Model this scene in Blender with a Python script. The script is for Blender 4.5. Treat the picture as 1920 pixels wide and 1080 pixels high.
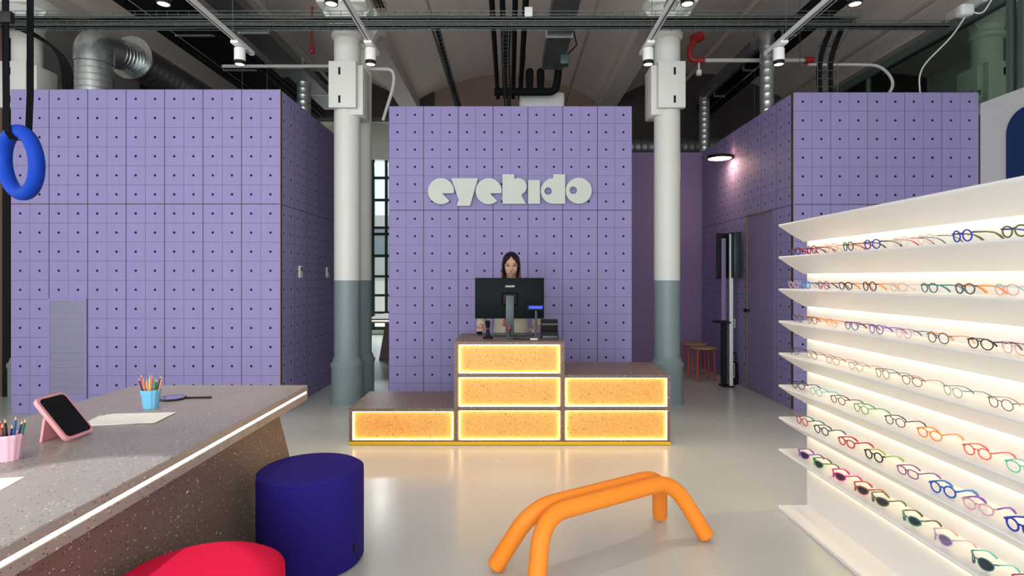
import bpy, bmesh, math, random
from mathutils import Vector, Matrix
from math import sin, cos, pi, radians as R
random.seed(7)
for o in list(bpy.data.objects): bpy.data.objects.remove(o)
S = bpy.context.scene
C = S.collection
# ---------------------------------------------------------------- camera
cd = bpy.data.cameras.new('camera'); cam = bpy.data.objects.new('camera', cd); C.objects.link(cam)
cam.location = (0, 0, 1.413); cam.rotation_euler = (R(90), 0, 0)
cd.sensor_width = 36; cd.lens = 1090/1920*36
cd.shift_x = 5/1920; cd.shift_y = -19/1920
cd.clip_start = .05; cd.clip_end = 200
S.camera = cam
# ---------------------------------------------------------------- world, daylight, exposure
W = bpy.data.worlds.new('sky'); S.world = W; W.use_nodes = True
bg = W.node_tree.nodes['Background']; bg.inputs[0].default_value = (.80, .91, 1, 1); bg.inputs[1].default_value = 1.15
S.view_settings.view_transform = 'Standard'; S.view_settings.look = 'None'
S.view_settings.exposure = 0.1; S.view_settings.gamma = 1; S.view_settings.use_curve_mapping = False

def area(name, loc, rot, sx, sy, power, col):
    l = bpy.data.lights.new(name, 'AREA'); l.shape = 'RECTANGLE'; l.size = sx; l.size_y = sy
    l.energy = power; l.color = col
    o = bpy.data.objects.new(name, l); C.objects.link(o); o.location = loc; o.rotation_euler = rot
    return o
# daylight entering by the tall shop windows behind and left of the camera, and by the rear window
area('daylight', (-3.63, -3.35, 2.3), (R(112), 0, 0), 3.0, 3.6, 305, (.93, .97, 1))
area('daylight', (0, -3.35, 2.3), (R(112), 0, 0), 3.0, 3.6, 185, (.93, .97, 1))
area('daylight', (3.63, -3.35, 2.3), (R(112), 0, 0), 3.0, 3.6, 118, (.93, .97, 1))
area('daylight', (-7.35, 1.0, 2.3), (R(90), 0, R(-90)), 3.4, 3.4, 35, (.93, .97, 1))
area('daylight', (-3.2, 17.0, 6.4), (R(48), 0, R(180)), 6.0, 3.2, 3200, (.9, .97, 1))

# ---------------------------------------------------------------- materials
def mat(name, col=(.8, .8, .8), rough=.5, metal=0, emit=None, es=0, spec=.5, trans=0, alpha=1, ior=1.45, sheen=0):
    m = bpy.data.materials.new(name); m.use_nodes = True
    b = m.node_tree.nodes['Principled BSDF']
    b.inputs['Base Color'].default_value = (*col, 1); b.inputs['Roughness'].default_value = rough
    b.inputs['Metallic'].default_value = metal; b.inputs['Specular IOR Level'].default_value = spec
    b.inputs['Transmission Weight'].default_value = trans; b.inputs['IOR'].default_value = ior
    b.inputs['Alpha'].default_value = alpha
    if sheen: b.inputs['Sheen Weight'].default_value = sheen
    if emit: b.inputs['Emission Color'].default_value = (*emit, 1); b.inputs['Emission Strength'].default_value = es
    return m
class N:
    """tiny node writer"""
    def __init__(s, m): s.m = m; s.nt = m.node_tree; s.b = s.nt.nodes['Principled BSDF']
    def n(s, t, **k):
        x = s.nt.nodes.new(t)
        for a, v in k.items(): setattr(x, a, v)
        return x
    def put(s, sock, v):
        if isinstance(v, bpy.types.NodeSocket): s.nt.links.new(v, sock)
        elif isinstance(v, (tuple, list)) and len(v) == 3 and sock.type == 'RGBA': sock.default_value = (*v, 1)
        else: sock.default_value = v
    def math(s, op, a, b=0, c=0):
        x = s.n('ShaderNodeMath', operation=op)
        s.put(x.inputs[0], a); s.put(x.inputs[1], b); s.put(x.inputs[2], c); return x.outputs[0]
    def mix(s, f, a, b):
        x = s.n('ShaderNodeMix', data_type='RGBA'); s.put(x.inputs[0], f); s.put(x.inputs[6], a); s.put(x.inputs[7], b); return x.outputs[2]
    def pos(s): return s.n('ShaderNodeNewGeometry').outputs['Position']
    def xyz(s, v):
        x = s.n('ShaderNodeSeparateXYZ'); s.nt.links.new(v, x.inputs[0]); return x.outputs
    def noise(s, v, scale, detail=3):
        x = s.n('ShaderNodeTexNoise'); s.put(x.inputs['Vector'], v); x.inputs['Scale'].default_value = scale
        x.inputs['Detail'].default_value = detail; return x.outputs['Fac']
    def vor(s, v, scale):
        x = s.n('ShaderNodeTexVoronoi'); s.put(x.inputs['Vector'], v); x.inputs['Scale'].default_value = scale; return x
    def ramp(s, f, stops):
        x = s.n('ShaderNodeValToRGB'); s.put(x.inputs[0], f); e = x.color_ramp.elements
        while len(e) < len(stops): e.new(.5)
        for q, (p, c) in zip(e, stops): q.position = p; q.color = (*c, 1)
        return x.outputs[0]
    def bump(s, h, st, dist=.01):
        x = s.n('ShaderNodeBump'); x.inputs['Strength'].default_value = st; x.inputs['Distance'].default_value = dist
        s.put(x.inputs['Height'], h); s.nt.links.new(x.outputs[0], s.b.inputs['Normal'])
LAV = (.308, .270, .510)
def panel_mat(name, axis, u0, cz, cu=.2, joints=.011):
    """lavender boards: fine square grid, a peg hole in each square, board joints every second square"""
    m = mat(name, LAV, .6, spec=.2); g = N(m); p = g.pos(); x = g.xyz(p)
    u = g.math('DIVIDE', g.math('SUBTRACT', x[axis], u0), cu); v = g.math('DIVIDE', x[2], cz)
    u = g.math('ADD', u, 200)
    grain = g.noise(g.n('ShaderNodeMapping').outputs[0], 1)
    mp = g.n('ShaderNodeMapping'); g.put(mp.inputs[0], p); mp.inputs['Scale'].default_value = (14, 14, .6)
    grain = g.noise(mp.outputs[0], 3)
    base = g.mix(grain, tuple(c*.92 for c in LAV), tuple(min(1, c*1.07) for c in LAV))
    fu = g.math('FRACT', u); fv = g.math('FRACT', v)
    du = g.math('MINIMUM', fu, g.math('SUBTRACT', 1, fu)); dv = g.math('MINIMUM', fv, g.math('SUBTRACT', 1, fv))
    thin = g.math('LESS_THAN', g.math('MINIMUM', du, dv), .012)
    f2 = g.math('FRACT', g.math('MULTIPLY', u, .5)); d2 = g.math('MINIMUM', f2, g.math('SUBTRACT', 1, f2))
    thick = g.math('LESS_THAN', d2, joints)
    seam = g.math('LESS_THAN', g.math('ABSOLUTE', g.math('SUBTRACT', v, 11)), .022)
    thick = g.math('MAXIMUM', thick, seam)
    a = g.math('SUBTRACT', fu, .5); b = g.math('SUBTRACT', fv, .5)
    r = g.math('SQRT', g.math('ADD', g.math('MULTIPLY', a, a), g.math('MULTIPLY', b, b)))
    dot = g.math('LESS_THAN', r, .064)
    c = g.mix(g.math('MULTIPLY', thin, .75), base, (.10, .085, .15))
    c = g.mix(g.math('MULTIPLY', thick, .9), c, (.06, .045, .06))
    c = g.mix(dot, c, (.006, .006, .01))
    g.put(g.b.inputs['Base Color'], c)
    return m
def board_mat(name, base, base2, sc=1, rough=.45, dark=False):
    """pressed recycled plastic board: base with scattered coloured flakes"""
    m = mat(name, base, rough); g = N(m); p = g.pos()
    n = g.noise(p, 5, 4); c = g.mix(n, base, base2)
    for (s, th, pick, ramp) in (
        (95*sc, .26, .80, ((0, (.75, .74, .70)), (.35, (.55, .5, .45)), (.6, (.05, .04, .04)), (1, (.02, .02, .03)))),
        (48*sc, .17, .86, ((0, (.8, .8, .78)), (.3, (.45, .06, .05)), (.5, (.02, .10, .16)), (.7, (.7, .66, .6)), (1, (.03, .02, .02)))),
        (22*sc, .10, .80, ((0, (.55, .03, .03)), (.3, (.8, .8, .8)), (.6, (.04, .2, .22)), (1, (.45, .28, .05))))):
        mp = g.n('ShaderNodeMapping'); g.put(mp.inputs[0], p); mp.inputs['Scale'].default_value = (1, .55 if s < 60 else .8, 1)
        mp.inputs['Rotation'].default_value = (0, 0, s*.07)
        v = g.vor(mp.outputs[0], s)
        q = g.xyz(v.outputs['Color'])
        f = g.math('MULTIPLY', g.math('LESS_THAN', v.outputs['Distance'], th), g.math('GREATER_THAN', q[0], pick*.0+ (1-(1-pick)*2.2)))
        rc = g.ramp(q[1], ramp)
        if dark: rc = g.ramp(q[1], ((0, (.25, .08, .02)), (.8, (.05, .02, .01)), (1, (.9, .85, .7))))
        c = g.mix(f, c, rc)
    g.put(g.b.inputs['Base Color'], c)
    return m, g, c
M = {}
M['board'] = board_mat('recycled board', (.31, .275, .245), (.38, .345, .31), 1, .33)[0]
M['board_brown'] = board_mat('recycled board brown', (.17, .115, .088), (.21, .145, .115))[0]
m, g, c = board_mat('backlit resin board', (.80, .35, .08), (.86, .43, .11), 1.0, .4, True)
g.put(g.b.inputs['Emission Color'], c); g.b.inputs['Emission Strength'].default_value = .20
M['resin'] = m
m = mat('floor resin', (.40, .41, .375), .24, spec=.5); g = N(m); p = g.pos()
n = g.noise(p, .9, 5); n2 = g.noise(p, 7, 5)
g.put(g.b.inputs['Base Color'], g.mix(g.math('ADD', g.math('MULTIPLY', n, .7), g.math('MULTIPLY', n2, .3)), (.50, .52, .475), (.59, .60, .55)))
g.put(g.b.inputs['Roughness'], g.math('ADD', .17, g.math('MULTIPLY', n2, .14)))
M['floor'] = m
m = mat('ceiling plaster', (.42, .39, .36), .85); g = N(m); p = g.pos()
mp = g.n('ShaderNodeMapping'); g.put(mp.inputs[0], p); mp.inputs['Scale'].default_value = (2.5, .35, 1)
n = g.noise(mp.outputs[0], 1.4, 6); g.put(g.b.inputs['Base Color'], g.mix(n, (.70, .58, .52), (.84, .74, .66))); g.bump(n, .3, .03)
M['ceiling'] = m
M['beam'] = mat('beam paint', (.60, .54, .50), .8)
M['darkwall'] = mat('dark wall', (.05, .04, .037), .9)
M['plaster'] = mat('white plaster', (.72, .72, .68), .8)
m = mat('white paint column', (.70, .71, .65), .45); M['colwhite'] = m
m = mat('two tone column paint', (.7, .7, .7), .42); g = N(m); z = g.xyz(g.pos())[2]
g.put(g.b.inputs['Base Color'], g.mix(g.math('GREATER_THAN', z, 1.385), (.215, .275, .285), (.70, .71, .65))); M['column'] = m
M['lav_plain'] = mat('plain lavender wall', (.24, .17, .33), .6)  # redder than the boards, warm ambient light put into the colour
M['door'] = mat('warm-tinted door leaf', (.25, .19, .36), .55)  # lavender leaf coloured redder and darker for the warm ambient light
M['lav_door'] = mat('lavender door leaf', (.30, .25, .50), .55)
M['brass'] = mat('bronze edge', (.30, .22, .09), .5, .4)
M['edge'] = mat('plywood edge', (.35, .27, .17), .6)
M['brown'] = mat('brown panel', (.15, .09, .06), .6)
M['black'] = mat('black', (.008, .008, .009), .55, spec=.25)
M['blackgloss'] = mat('black gloss', (.01, .01, .012), .18)
M['blackstrap'] = mat('black webbing', (.004, .004, .005), .9, spec=.1)
M['casing'] = mat('monitor shell', (.004, .008, .009), .5, spec=.12)
M['whiteshelf'] = mat('white lacquer', (.86, .855, .83), .32)
M['white'] = mat('white plastic', (.75, .76, .74), .4)
M['signwhite'] = mat('sign white', (.60, .65, .575), .5)
M['paper'] = mat('paper', (.83, .84, .79), .8)
M['galv'] = mat('galvanised steel', (.50, .55, .54), .28, .85)
g = N(M['galv']); n = g.vor(g.pos(), 30); g.put(g.b.inputs['Roughness'], g.math('ADD', .25, g.math('MULTIPLY', n.outputs['Distance'], .08)))
M['galvdark'] = mat('dull steel duct', (.22, .23, .23), .45, .8)
M['steelwire'] = mat('zinc wire', (.12, .14, .13), .5, .7)
M['cable'] = mat('black cable', (.008, .009, .009), .7, spec=.15)
M['cablegrey'] = mat('grey cable', (.06, .065, .06), .6)
M['pipewhite'] = mat('white pipe', (.55, .54, .49), .5)
M['pipebeige'] = mat('beige pipe', (.36, .31, .27), .6)
M['redfit'] = mat('red fitting', (.35, .02, .02), .45)
M['blue'] = mat('blue foam', (.002, .038, .34), .6, spec=.2)
M['bluepanel'] = mat('deep blue panel', (.002, .030, .12), .5)
def fabric(name, a, b):
    m = mat(name, a, .9, spec=.25); g = N(m); n = g.noise(g.pos(), 320, 2); n2 = g.noise(g.pos(), 5, 2)
    g.put(g.b.inputs['Base Color'], g.mix(n, a, b)); g.bump(n, .25, .002); return m
M['navy'] = fabric('royal blue felt', (.013, .007, .15), (.026, .014, .22))
M['red'] = fabric('crimson felt', (.62, .003, .04), (.78, .006, .065))
M['orange'] = mat('orange bench coating', (.93, .27, .022), .5, spec=.35)
M['yellow'] = mat('yellow plinth', (.80, .50, .01), .5)
M['led'] = mat('warm led', (1, .9, .7), .5, emit=(1, .81, .54), es=7.5)
M['led_desk'] = mat('amber led', (1, .85, .55), .5, emit=(1, .76, .44), es=5)
M['led_table'] = mat('table led', (1, .95, .85), .5, emit=(1, .86, .66), es=4)
M['lamp'] = mat('lamp face', (1, .95, .85), .5, emit=(1, .74, .45), es=14)
M['glass'] = mat('window glass', (.9, 1, .95), .02, alpha=.08)
M['greenglass'] = mat('tinted glass', (.50, .62, .55), .03, trans=1, ior=1.05)
M['framegreen'] = mat('dark green frame', (.02, .04, .035), .4)
M['framegrey'] = mat('grey green frame', (.10, .13, .12), .4)
M['mirror'] = mat('mirror', (.75, .75, .85), .04, 1)
M['pink'] = mat('pink plastic', (.80, .36, .38), .45)
M['pinkcup'] = mat('pink cup', (.80, .48, .58), .45)
M['bluecup'] = mat('sky blue cup', (.17, .50, .74), .45)
M['wood'] = mat('birch seat', (.40, .27, .16), .5)
M['orangeleg'] = mat('orange red lacquer', (.60, .09, .02), .4)
M['teal'] = mat('dark teal case', (.012, .035, .038), .4)
M['skin'] = mat('skin', (.58, .33, .25), .5)
M['hair'] = mat('hair', (.02, .011, .008), .5, spec=.3)
g = N(M['hair']); z = g.xyz(g.pos())[2]
g.put(g.b.inputs['Base Color'], g.ramp(g.math('MULTIPLY', g.math('SUBTRACT', z, 1.15), 2), ((0, (.25, .12, .06)), (.45, (.16, .07, .04)), (.7, (.014, .007, .005)))))
M['shirt'] = fabric('beige knit', (.50, .44, .35), (.62, .56, .46))
M['trouser'] = fabric('dark trousers', (.03, .03, .035), (.05, .05, .05))
M['lip'] = mat('lip', (.42, .13, .12), .45)
M['eyewhite'] = mat('eye white', (.25, .22, .2), .4)
M['lanyard'] = mat('orange lanyard', (.62, .10, .02), .6)
M['screenblue'] = mat('lit blue display', (.02, .05, .6), .4, emit=(.02, .05, .9), es=.9)
M['greyplastic'] = mat('grey plastic', (.055, .075, .085), .4, .2)
m = mat('perforated sheet', (.36, .34, .48), .5, .2); g = N(m); x = g.xyz(g.pos())
u = g.math('DIVIDE', x[0], .013); v = g.math('DIVIDE', x[2], .012)
row = g.math('FLOOR', v); u = g.math('ADD', g.math('ADD', u, 900), g.math('MULTIPLY', g.math('MODULO', g.math('ADD', row, 1000), 2), .5))
a = g.math('SUBTRACT', g.math('FRACT', u), .5); b = g.math('SUBTRACT', g.math('FRACT', v), .5)
r = g.math('SQRT', g.math('ADD', g.math('MULTIPLY', a, a), g.math('MULTIPLY', b, b)))
g.put(g.b.inputs['Base Color'], g.mix(g.math('LESS_THAN', r, .33), (.40, .38, .54), (.03, .03, .05))); M['perf'] = m

# ---------------------------------------------------------------- mesh helpers
def tag(o, label=None, cat=None, group=None, kind=None):
    if label: o['label'] = label
    if cat: o['category'] = cat
    if group: o['group'] = group
    if kind: o['kind'] = kind
    return o
def thing(name, label, cat, loc=(0, 0, 0), group=None):
    o = bpy.data.objects.new(name, None); C.objects.link(o); o.location = loc; o.empty_display_size = .05
    o['_loc'] = 0; del o['_loc']
    return tag(o, label, cat, group)
def wloc(o):
    v = Vector((0, 0, 0))
    while o: v += Vector(o.location); o = o.parent
    return v
class MB:
    def __init__(s): s.b = bmesh.new()
    def box(s, x0, x1, y0, y1, z0, z1, bev=0, seg=2):
        r = bmesh.ops.create_cube(s.b, size=1)
        for v in r['verts']:
            v.co = Vector(((x0+x1)/2+v.co.x*(x1-x0), (y0+y1)/2+v.co.y*(y1-y0), (z0+z1)/2+v.co.z*(z1-z0)))
        if bev:
            es = list({e for v in r['verts'] for e in v.link_edges})
            bmesh.ops.bevel(s.b, geom=es, offset=bev, segments=seg, affect='EDGES', profile=.5)
        return s
    def tube(s, pts, r, n=10, cap=True, closed=False, flat=1, up=None):
        pts = [Vector(p) for p in pts]; k = len(pts); rs = r if isinstance(r, (list, tuple)) else [r]*k
        rings = []; u = None
        for i, p in enumerate(pts):
            if closed: t = pts[(i+1) % k]-pts[i-1]
            else: t = pts[min(i+1, k-1)]-pts[max(i-1, 0)]
            t.normalize()
            if u is None:
                u = up and Vector(up) or (Vector((0, 0, 1)) if abs(t.z) < .9 else Vector((1, 0, 0)))
            u = (u-t*u.dot(t))
            if u.length < 1e-6: u = t.orthogonal()
            u.normalize(); w = t.cross(u)
            rings.append([s.b.verts.new(p+(u*cos(2*pi*j/n)*flat+w*sin(2*pi*j/n))*rs[i]) for j in range(n)])
        for i in range(k if closed else k-1):
            a, b = rings[i], rings[(i+1) % k]
            for j in range(n): s.b.faces.new((a[j], a[(j+1) % n], b[(j+1) % n], b[j]))
        if cap and not closed:
            s.b.faces.new(rings[0][::-1]); s.b.faces.new(rings[-1])
        return s
    def lathe(s, prof, cx=0, cy=0, n=32, flute=0, nf=0):
        rings = []
        for (r, z) in prof:
            if r < 1e-6: rings.append([s.b.verts.new((cx, cy, z))])
            else: rings.append([s.b.verts.new((cx+r*(1+flute*cos(nf*2*pi*j/n))*cos(2*pi*j/n), cy+r*(1+flute*cos(nf*2*pi*j/n))*sin(2*pi*j/n), z)) for j in range(n)])
        for a, b in zip(rings, rings[1:]):
            for j in range(n):
                q = (j+1) % n
                if len(a) == 1 and len(b) > 1: s.b.faces.new((a[0], b[q], b[j]))
                elif len(b) == 1 and len(a) > 1: s.b.faces.new((a[j], a[q], b[0]))
                elif len(a) > 1: s.b.faces.new((a[j], a[q], b[q], b[j]))
        return s
    def prism(s, pts, d):
        """closed polygon of 3-d points extruded by vector d"""
        a = [s.b.verts.new(p) for p in pts]; b = [s.b.verts.new(Vector(p)+Vector(d)) for p in pts]; n = len(a)
        s.b.faces.new(a); s.b.faces.new(b[::-1])
        for i in range(n): s.b.faces.new((a[i], b[i], b[(i+1) % n], a[(i+1) % n]))
        return s
    def ell(s, c, r, n=16, rot=None):
        q = bmesh.ops.create_uvsphere(s.b, u_segments=n, v_segments=max(6, n*2//3), radius=1)
        for v in q['verts']:
            w = Vector((v.co.x*r[0], v.co.y*r[1], v.co.z*r[2]))
            if rot: w = rot @ w
            v.co = w+Vector(c)
        return s
    def build(s, name, m, parent=None, smooth=True, kind=None, label=None, cat=None, group=None, local=False):
        bmesh.ops.recalc_face_normals(s.b, faces=s.b.faces)
        if parent is not None and not local:
            bmesh.ops.translate(s.b, verts=s.b.verts, vec=-wloc(parent))
        me = bpy.data.meshes.new(name); s.b.to_mesh(me); s.b.free()
        if smooth:
            me.shade_smooth()
            try: me.set_sharp_from_angle(angle=R(38))
            except Exception: pass
        o = bpy.data.objects.new(name, me); me.materials.append(m); C.objects.link(o); o.parent = parent
        return tag(o, label, cat, group, kind)
def struct(name, mb, m, parent=None, smooth=False): return mb.build(name, m, parent, smooth, kind='structure')
def flat_shape(name, loops, depth, m, parent, origin, rx=R(90), ry=0, rz=0, bev=0):
    """filled outlines (later loops may be holes) given in a plane, as a solid of the given depth"""
    cu = bpy.data.curves.new(name, 'CURVE'); cu.dimensions = '2D'; cu.fill_mode = 'BOTH'; cu.extrude = depth/2
    for L in loops:
        sp = cu.splines.new('POLY'); sp.points.add(len(L)-1); sp.use_cyclic_u = True
        for q, (x, y) in zip(sp.points, L): q.co = (x, y, 0, 1)
    t = bpy.data.objects.new('tmp', cu); me = bpy.data.meshes.new_from_object(t); bpy.data.objects.remove(t)
    me.materials.clear(); me.materials.append(m)
    me.transform(Matrix.Translation(Vector(origin)-(wloc(parent) if parent else Vector()))@Matrix.Rotation(rz, 4, 'Z')@Matrix.Rotation(ry, 4, 'Y')@Matrix.Rotation(rx, 4, 'X'))
    me.name = name
    o = bpy.data.objects.new(name, me); C.objects.link(o); o.parent = parent; return o
def text(name, body, size, depth, m, parent, origin, rx=R(90), rz=0, bold=0):
    cu = bpy.data.curves.new(name, 'FONT'); cu.body = body; cu.size = size; cu.extrude = depth; cu.align_x = 'CENTER'; cu.align_y = 'CENTER'; cu.offset = bold
    t = bpy.data.objects.new('tmp', cu); me = bpy.data.meshes.new_from_object(t); bpy.data.objects.remove(t)
    me.materials.clear(); me.materials.append(m)
    me.transform(Matrix.Translation(Vector(origin)-wloc(parent))@Matrix.Rotation(rz, 4, 'Z')@Matrix.Rotation(rx, 4, 'X'))
    o = bpy.data.objects.new(name, me); C.objects.link(o); o.parent = parent; return o
def bend(pts, r, n=6):
    """round the corners of a poly-line"""
    pts = [Vector(p) for p in pts]; out = [pts[0]]
    for a, b, c in zip(pts, pts[1:], pts[2:]):
        d1 = (a-b); d2 = (c-b); q = min(r, d1.length*.49, d2.length*.49)
        p0 = b+d1.normalized()*q; p2 = b+d2.normalized()*q
        for i in range(n+1):
            t = i/n; out.append(p0*(1-t)**2+b*2*t*(1-t)+p2*t*t)
    out.append(pts[-1]); return out

# ================================================================ THE SETTING
struct('floor', MB().box(-7.2, 8, -3.2, 15, -.1, 0), M['floor'])
# ceiling: shallow plaster vaults running away from the camera, one per bay
cols_x = [-9.1, -5.47, -1.84, 1.79, 5.42, 9.05]
b = MB()
for xa, xb in zip(cols_x, cols_x[1:]):
    n = 14; top = []; 
    for i in range(n+1):
        t = i/n; x = xa+(xb-xa)*t; z = 4.66+.62*(1-(2*t-1)**2)
        top.append((x, z))
    poly = [(x, -3.2, z) for x, z in top]+[(xb, -3.2, 5.6), (xa, -3.2, 5.6)]
    b.prism(poly, (0, 18.2, 0))
struct('ceiling', b, M['ceiling'])
for i, x in enumerate(cols_x[1:5]):
    struct('trim_%d' % (i+1), MB().box(x-.16, x+.16, -3.2, 14.95, 4.53, 4.75), M['beam'])
# cross arches under the vaults
b = MB()
struct('wall_back', MB().box(1.9, 7.9, 11.0, 11.2, 0, 5.6), M['darkwall'])
struct('wall_back_middle', MB().box(-1.42, 1.9, 11.0, 11.2, 0, 5.6), mat('warm-lit back wall', (.24, .17, .14), .9))  # same back wall, its warm lighting put into a browner colour
struct('wall_back_left', MB().box(-7.1, -3.75, 11.0, 11.2, 0, 5.6), M['darkwall'])
struct('trim_5', MB().box(-3.75, -1.42, 10.9, 11.2, 4.42, 5.6), M['darkwall'])
# front wall (behind the camera) with three tall window openings
b = MB()
b.box(-7.2, 8, -3.2, -3.0, 0, .45); b.box(-7.2, 8, -3.2, -3.0, 4.15, 5.6)
for x0, x1 in ((-7.2, -5.15), (-2.1, -1.55), (1.55, 2.1), (5.15, 8)): b.box(x0, x1, -3.2, -3.0, .45, 4.15)
struct('wall_front', b, M['plaster'])
for i, x in enumerate((-3.63, 0, 3.63)):
    f = MB()
    for q in (-1.5, -.5, .5, 1.5): f.box(x+q-.03, x+q+.03, -3.12, -3.06, .45, 4.15)
    for z in (.48, 2.9, 4.12): f.box(x-1.5, x+1.5, -3.12, -3.06, z-.03, z+.03)
    struct('window_%d' % (i+1), f, M['framegreen'])
b = MB(); b.box(-7.2, -7.0, -3.2, -.7, 0, 5.6); b.box(-7.2, -7.0, 2.7, 15, 0, 5.6); b.box(-7.2, -7, -.7, 2.7, 0, .5); b.box(-7.2, -7, -.7, 2.7, 4.1, 5.6)
struct('wall_left', b, M['plaster'])
struct('wall_right', MB().box(7.9, 8.1, -3.2, 15, 0, 5.6), M['plaster'])
b = MB(); b.box(-7.2, -5.7, 14.4, 14.7, 0, 5.6); b.box(-1.0, 8, 14.4, 14.7, 0, 5.6); b.box(-5.7, -1, 14.4, 14.7, 0, .12)
arch = [(-5.7, 14.4, 3.9)]+[(-3.35-2.35*cos(pi*i/16), 14.4, 3.6+.75*sin(pi*i/16)) for i in range(17)]+[(-1, 14.4, 3.9), (-1, 14.4, 5.6), (-5.7, 14.4, 5.6)]
b.prism(arch, (0, .3, 0))
struct('wall_rear', b, M['plaster'])
f = MB()
x = -5.7
while x < -1: f.box(x-.035, x+.035, 14.45, 14.53, .1, 4.4); x += .33
for z, t in ((.15, .05), (.55, .03), (.98, .03), (1.45, .03), (1.96, .035), (2.5, .035), (2.66, .03), (3.35, .03), (3.9, .03)): f.box(-5.7, -1, 14.44, 14.52, z-t, z+t)
w = struct('window_4', f, M['framegreen'])
struct('trim_6', MB().box(-5.7, -1, 14.495, 14.505, .1, 4.35), M['glass'])
# side of the shop at the far left: brown panelling and a black post
struct('wall_side', MB().box(-7.0, -6.02, 6.95, 7.05, 0, 4.6), M['brown'])
struct('trim_7', MB().box(-6.02, -5.93, 6.9, 7.0, 0, 4.6), M['black'])
# lavender volumes
hL, hC, hR = 3.371, 3.388, 3.401
pmLF = panel_mat('lavender boards A', 0, -2.382, hL/17); pmLS = panel_mat('lavender boards B', 1, 6.04, hL/17)
pmC = panel_mat('lavender boards C', 0, -1.387, hC/17); pmRF = panel_mat('lavender boards D', 0, 3.046, hR/17, .1984, .006)
pmRS = panel_mat('lavender boards E', 1, 6.23, hR/17)
struct('wall_cabin_left', MB().box(-5.18, -2.384, 6.04, 6.10, 0, hL), pmLF)
struct('wall_cabin_left_side', MB().box(-2.44, -2.382, 6.102, 9.4, 0, hL), pmLS)
struct('wall_cabin_left_outer', MB().box(-5.18, -5.12, 6.102, 9.4, 0, hL), pmLS)
struct('wall_center', MB().box(-1.387, 1.411, 6.69, 6.85, 0, hC), pmC)
struct('wall_cabin_right', MB().box(3.048, 5.03, 6.23, 6.29, 0, hR), pmRF)
b = MB(); b.box(3.046, 3.10, 6.292, 6.71, 0, hR); b.box(3.046, 3.10, 7.46, 9.2, 0, hR); b.box(3.046, 3.10, 6.71, 7.46, 2.2, hR)
struct('wall_cabin_right_side', b, pmRS)
struct('wall_recess', MB().box(1.2, 3.10, 9.21, 9.3, 0, hR), M['lav_plain'])
b = MB().box(3.052, 3.09, 6.715, 7.455, .005, 2.195)
d = struct('door_1', b, M['door'])
k = MB().tube([(3.052, 7.38, 1.0), (3.01, 7.38, 1.0)], [.012, .012], 10); k.ell((2.995, 7.38, 1.0), (.022, .028, .028)); k.build('door_knob', M['black'], d)
f = MB(); f.box(3.040, 3.06, 7.452, 7.475, 0, 2.215); f.box(3.040, 3.06, 6.70, 7.475, 2.195, 2.212)
f.build('door_frame', M['brass'], d, False)
f = MB().box(3.042, 3.050, 6.224, 6.232, 0, hR); f.build('trim_8', M['edge'], None, False, kind='structure')
f = MB().box(-2.386, -2.376, 6.032, 6.044, 0, hL); f.build('trim_9', M['edge'], None, False, kind='structure')
struct('ceiling_cabin_left', MB().box(-5.12, -2.44, 6.1, 9.4, hL-.06, hL-.01), M['lav_plain'])
struct('ceiling_cabin_right', MB().box(3.10, 5.03, 6.29, 9.2, hR-.06, hR-.01), M['lav_plain'])
# right: white partition with glazing above
b = MB().box(5.04, 5.14, 2.2, 6.22, 0, 3.28)
struct('wall_partition', b, M['plaster'])
def rrect(w, h, r, n=8):
    P = []
    for cx, cy, a0 in ((w/2-r, h/2-r, 0), (-w/2+r, h/2-r, 90), (-w/2+r, -h/2+r, 180), (w/2-r, -h/2+r, 270)):
        for i in range(n+1): a = R(a0+90*i/n); P.append((cx+r*cos(a), cy+r*sin(a)))
    return P
o = flat_shape('door_2', [rrect(1.5, 3.0, .22)], .03, M['bluepanel'], None, (5.03, 5.12, 1.58), R(90), 0, R(90)); tag(o, kind='structure')
f = MB(); f.box(5.02, 5.12, 2.2, 11, 4.22, 4.32); f.box(5.03, 5.11, 6.3, 11, 3.405, 3.45)
for y in (5.72, 5.86): f.box(5.03, 5.09, y-.02, y+.03, 3.28, 4.22)
for y in (2.3, 4.0, 8.2): f.box(5.04, 5.10, y-.02, y+.02, 3.28 if y < 6.3 else 3.4, 4.22)
struct('window_5', f, M['framegrey'])
struct('trim_10', MB().box(5.065, 5.073, 2.25, 10.95, 3.29, 4.22), M['greenglass'])

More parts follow.
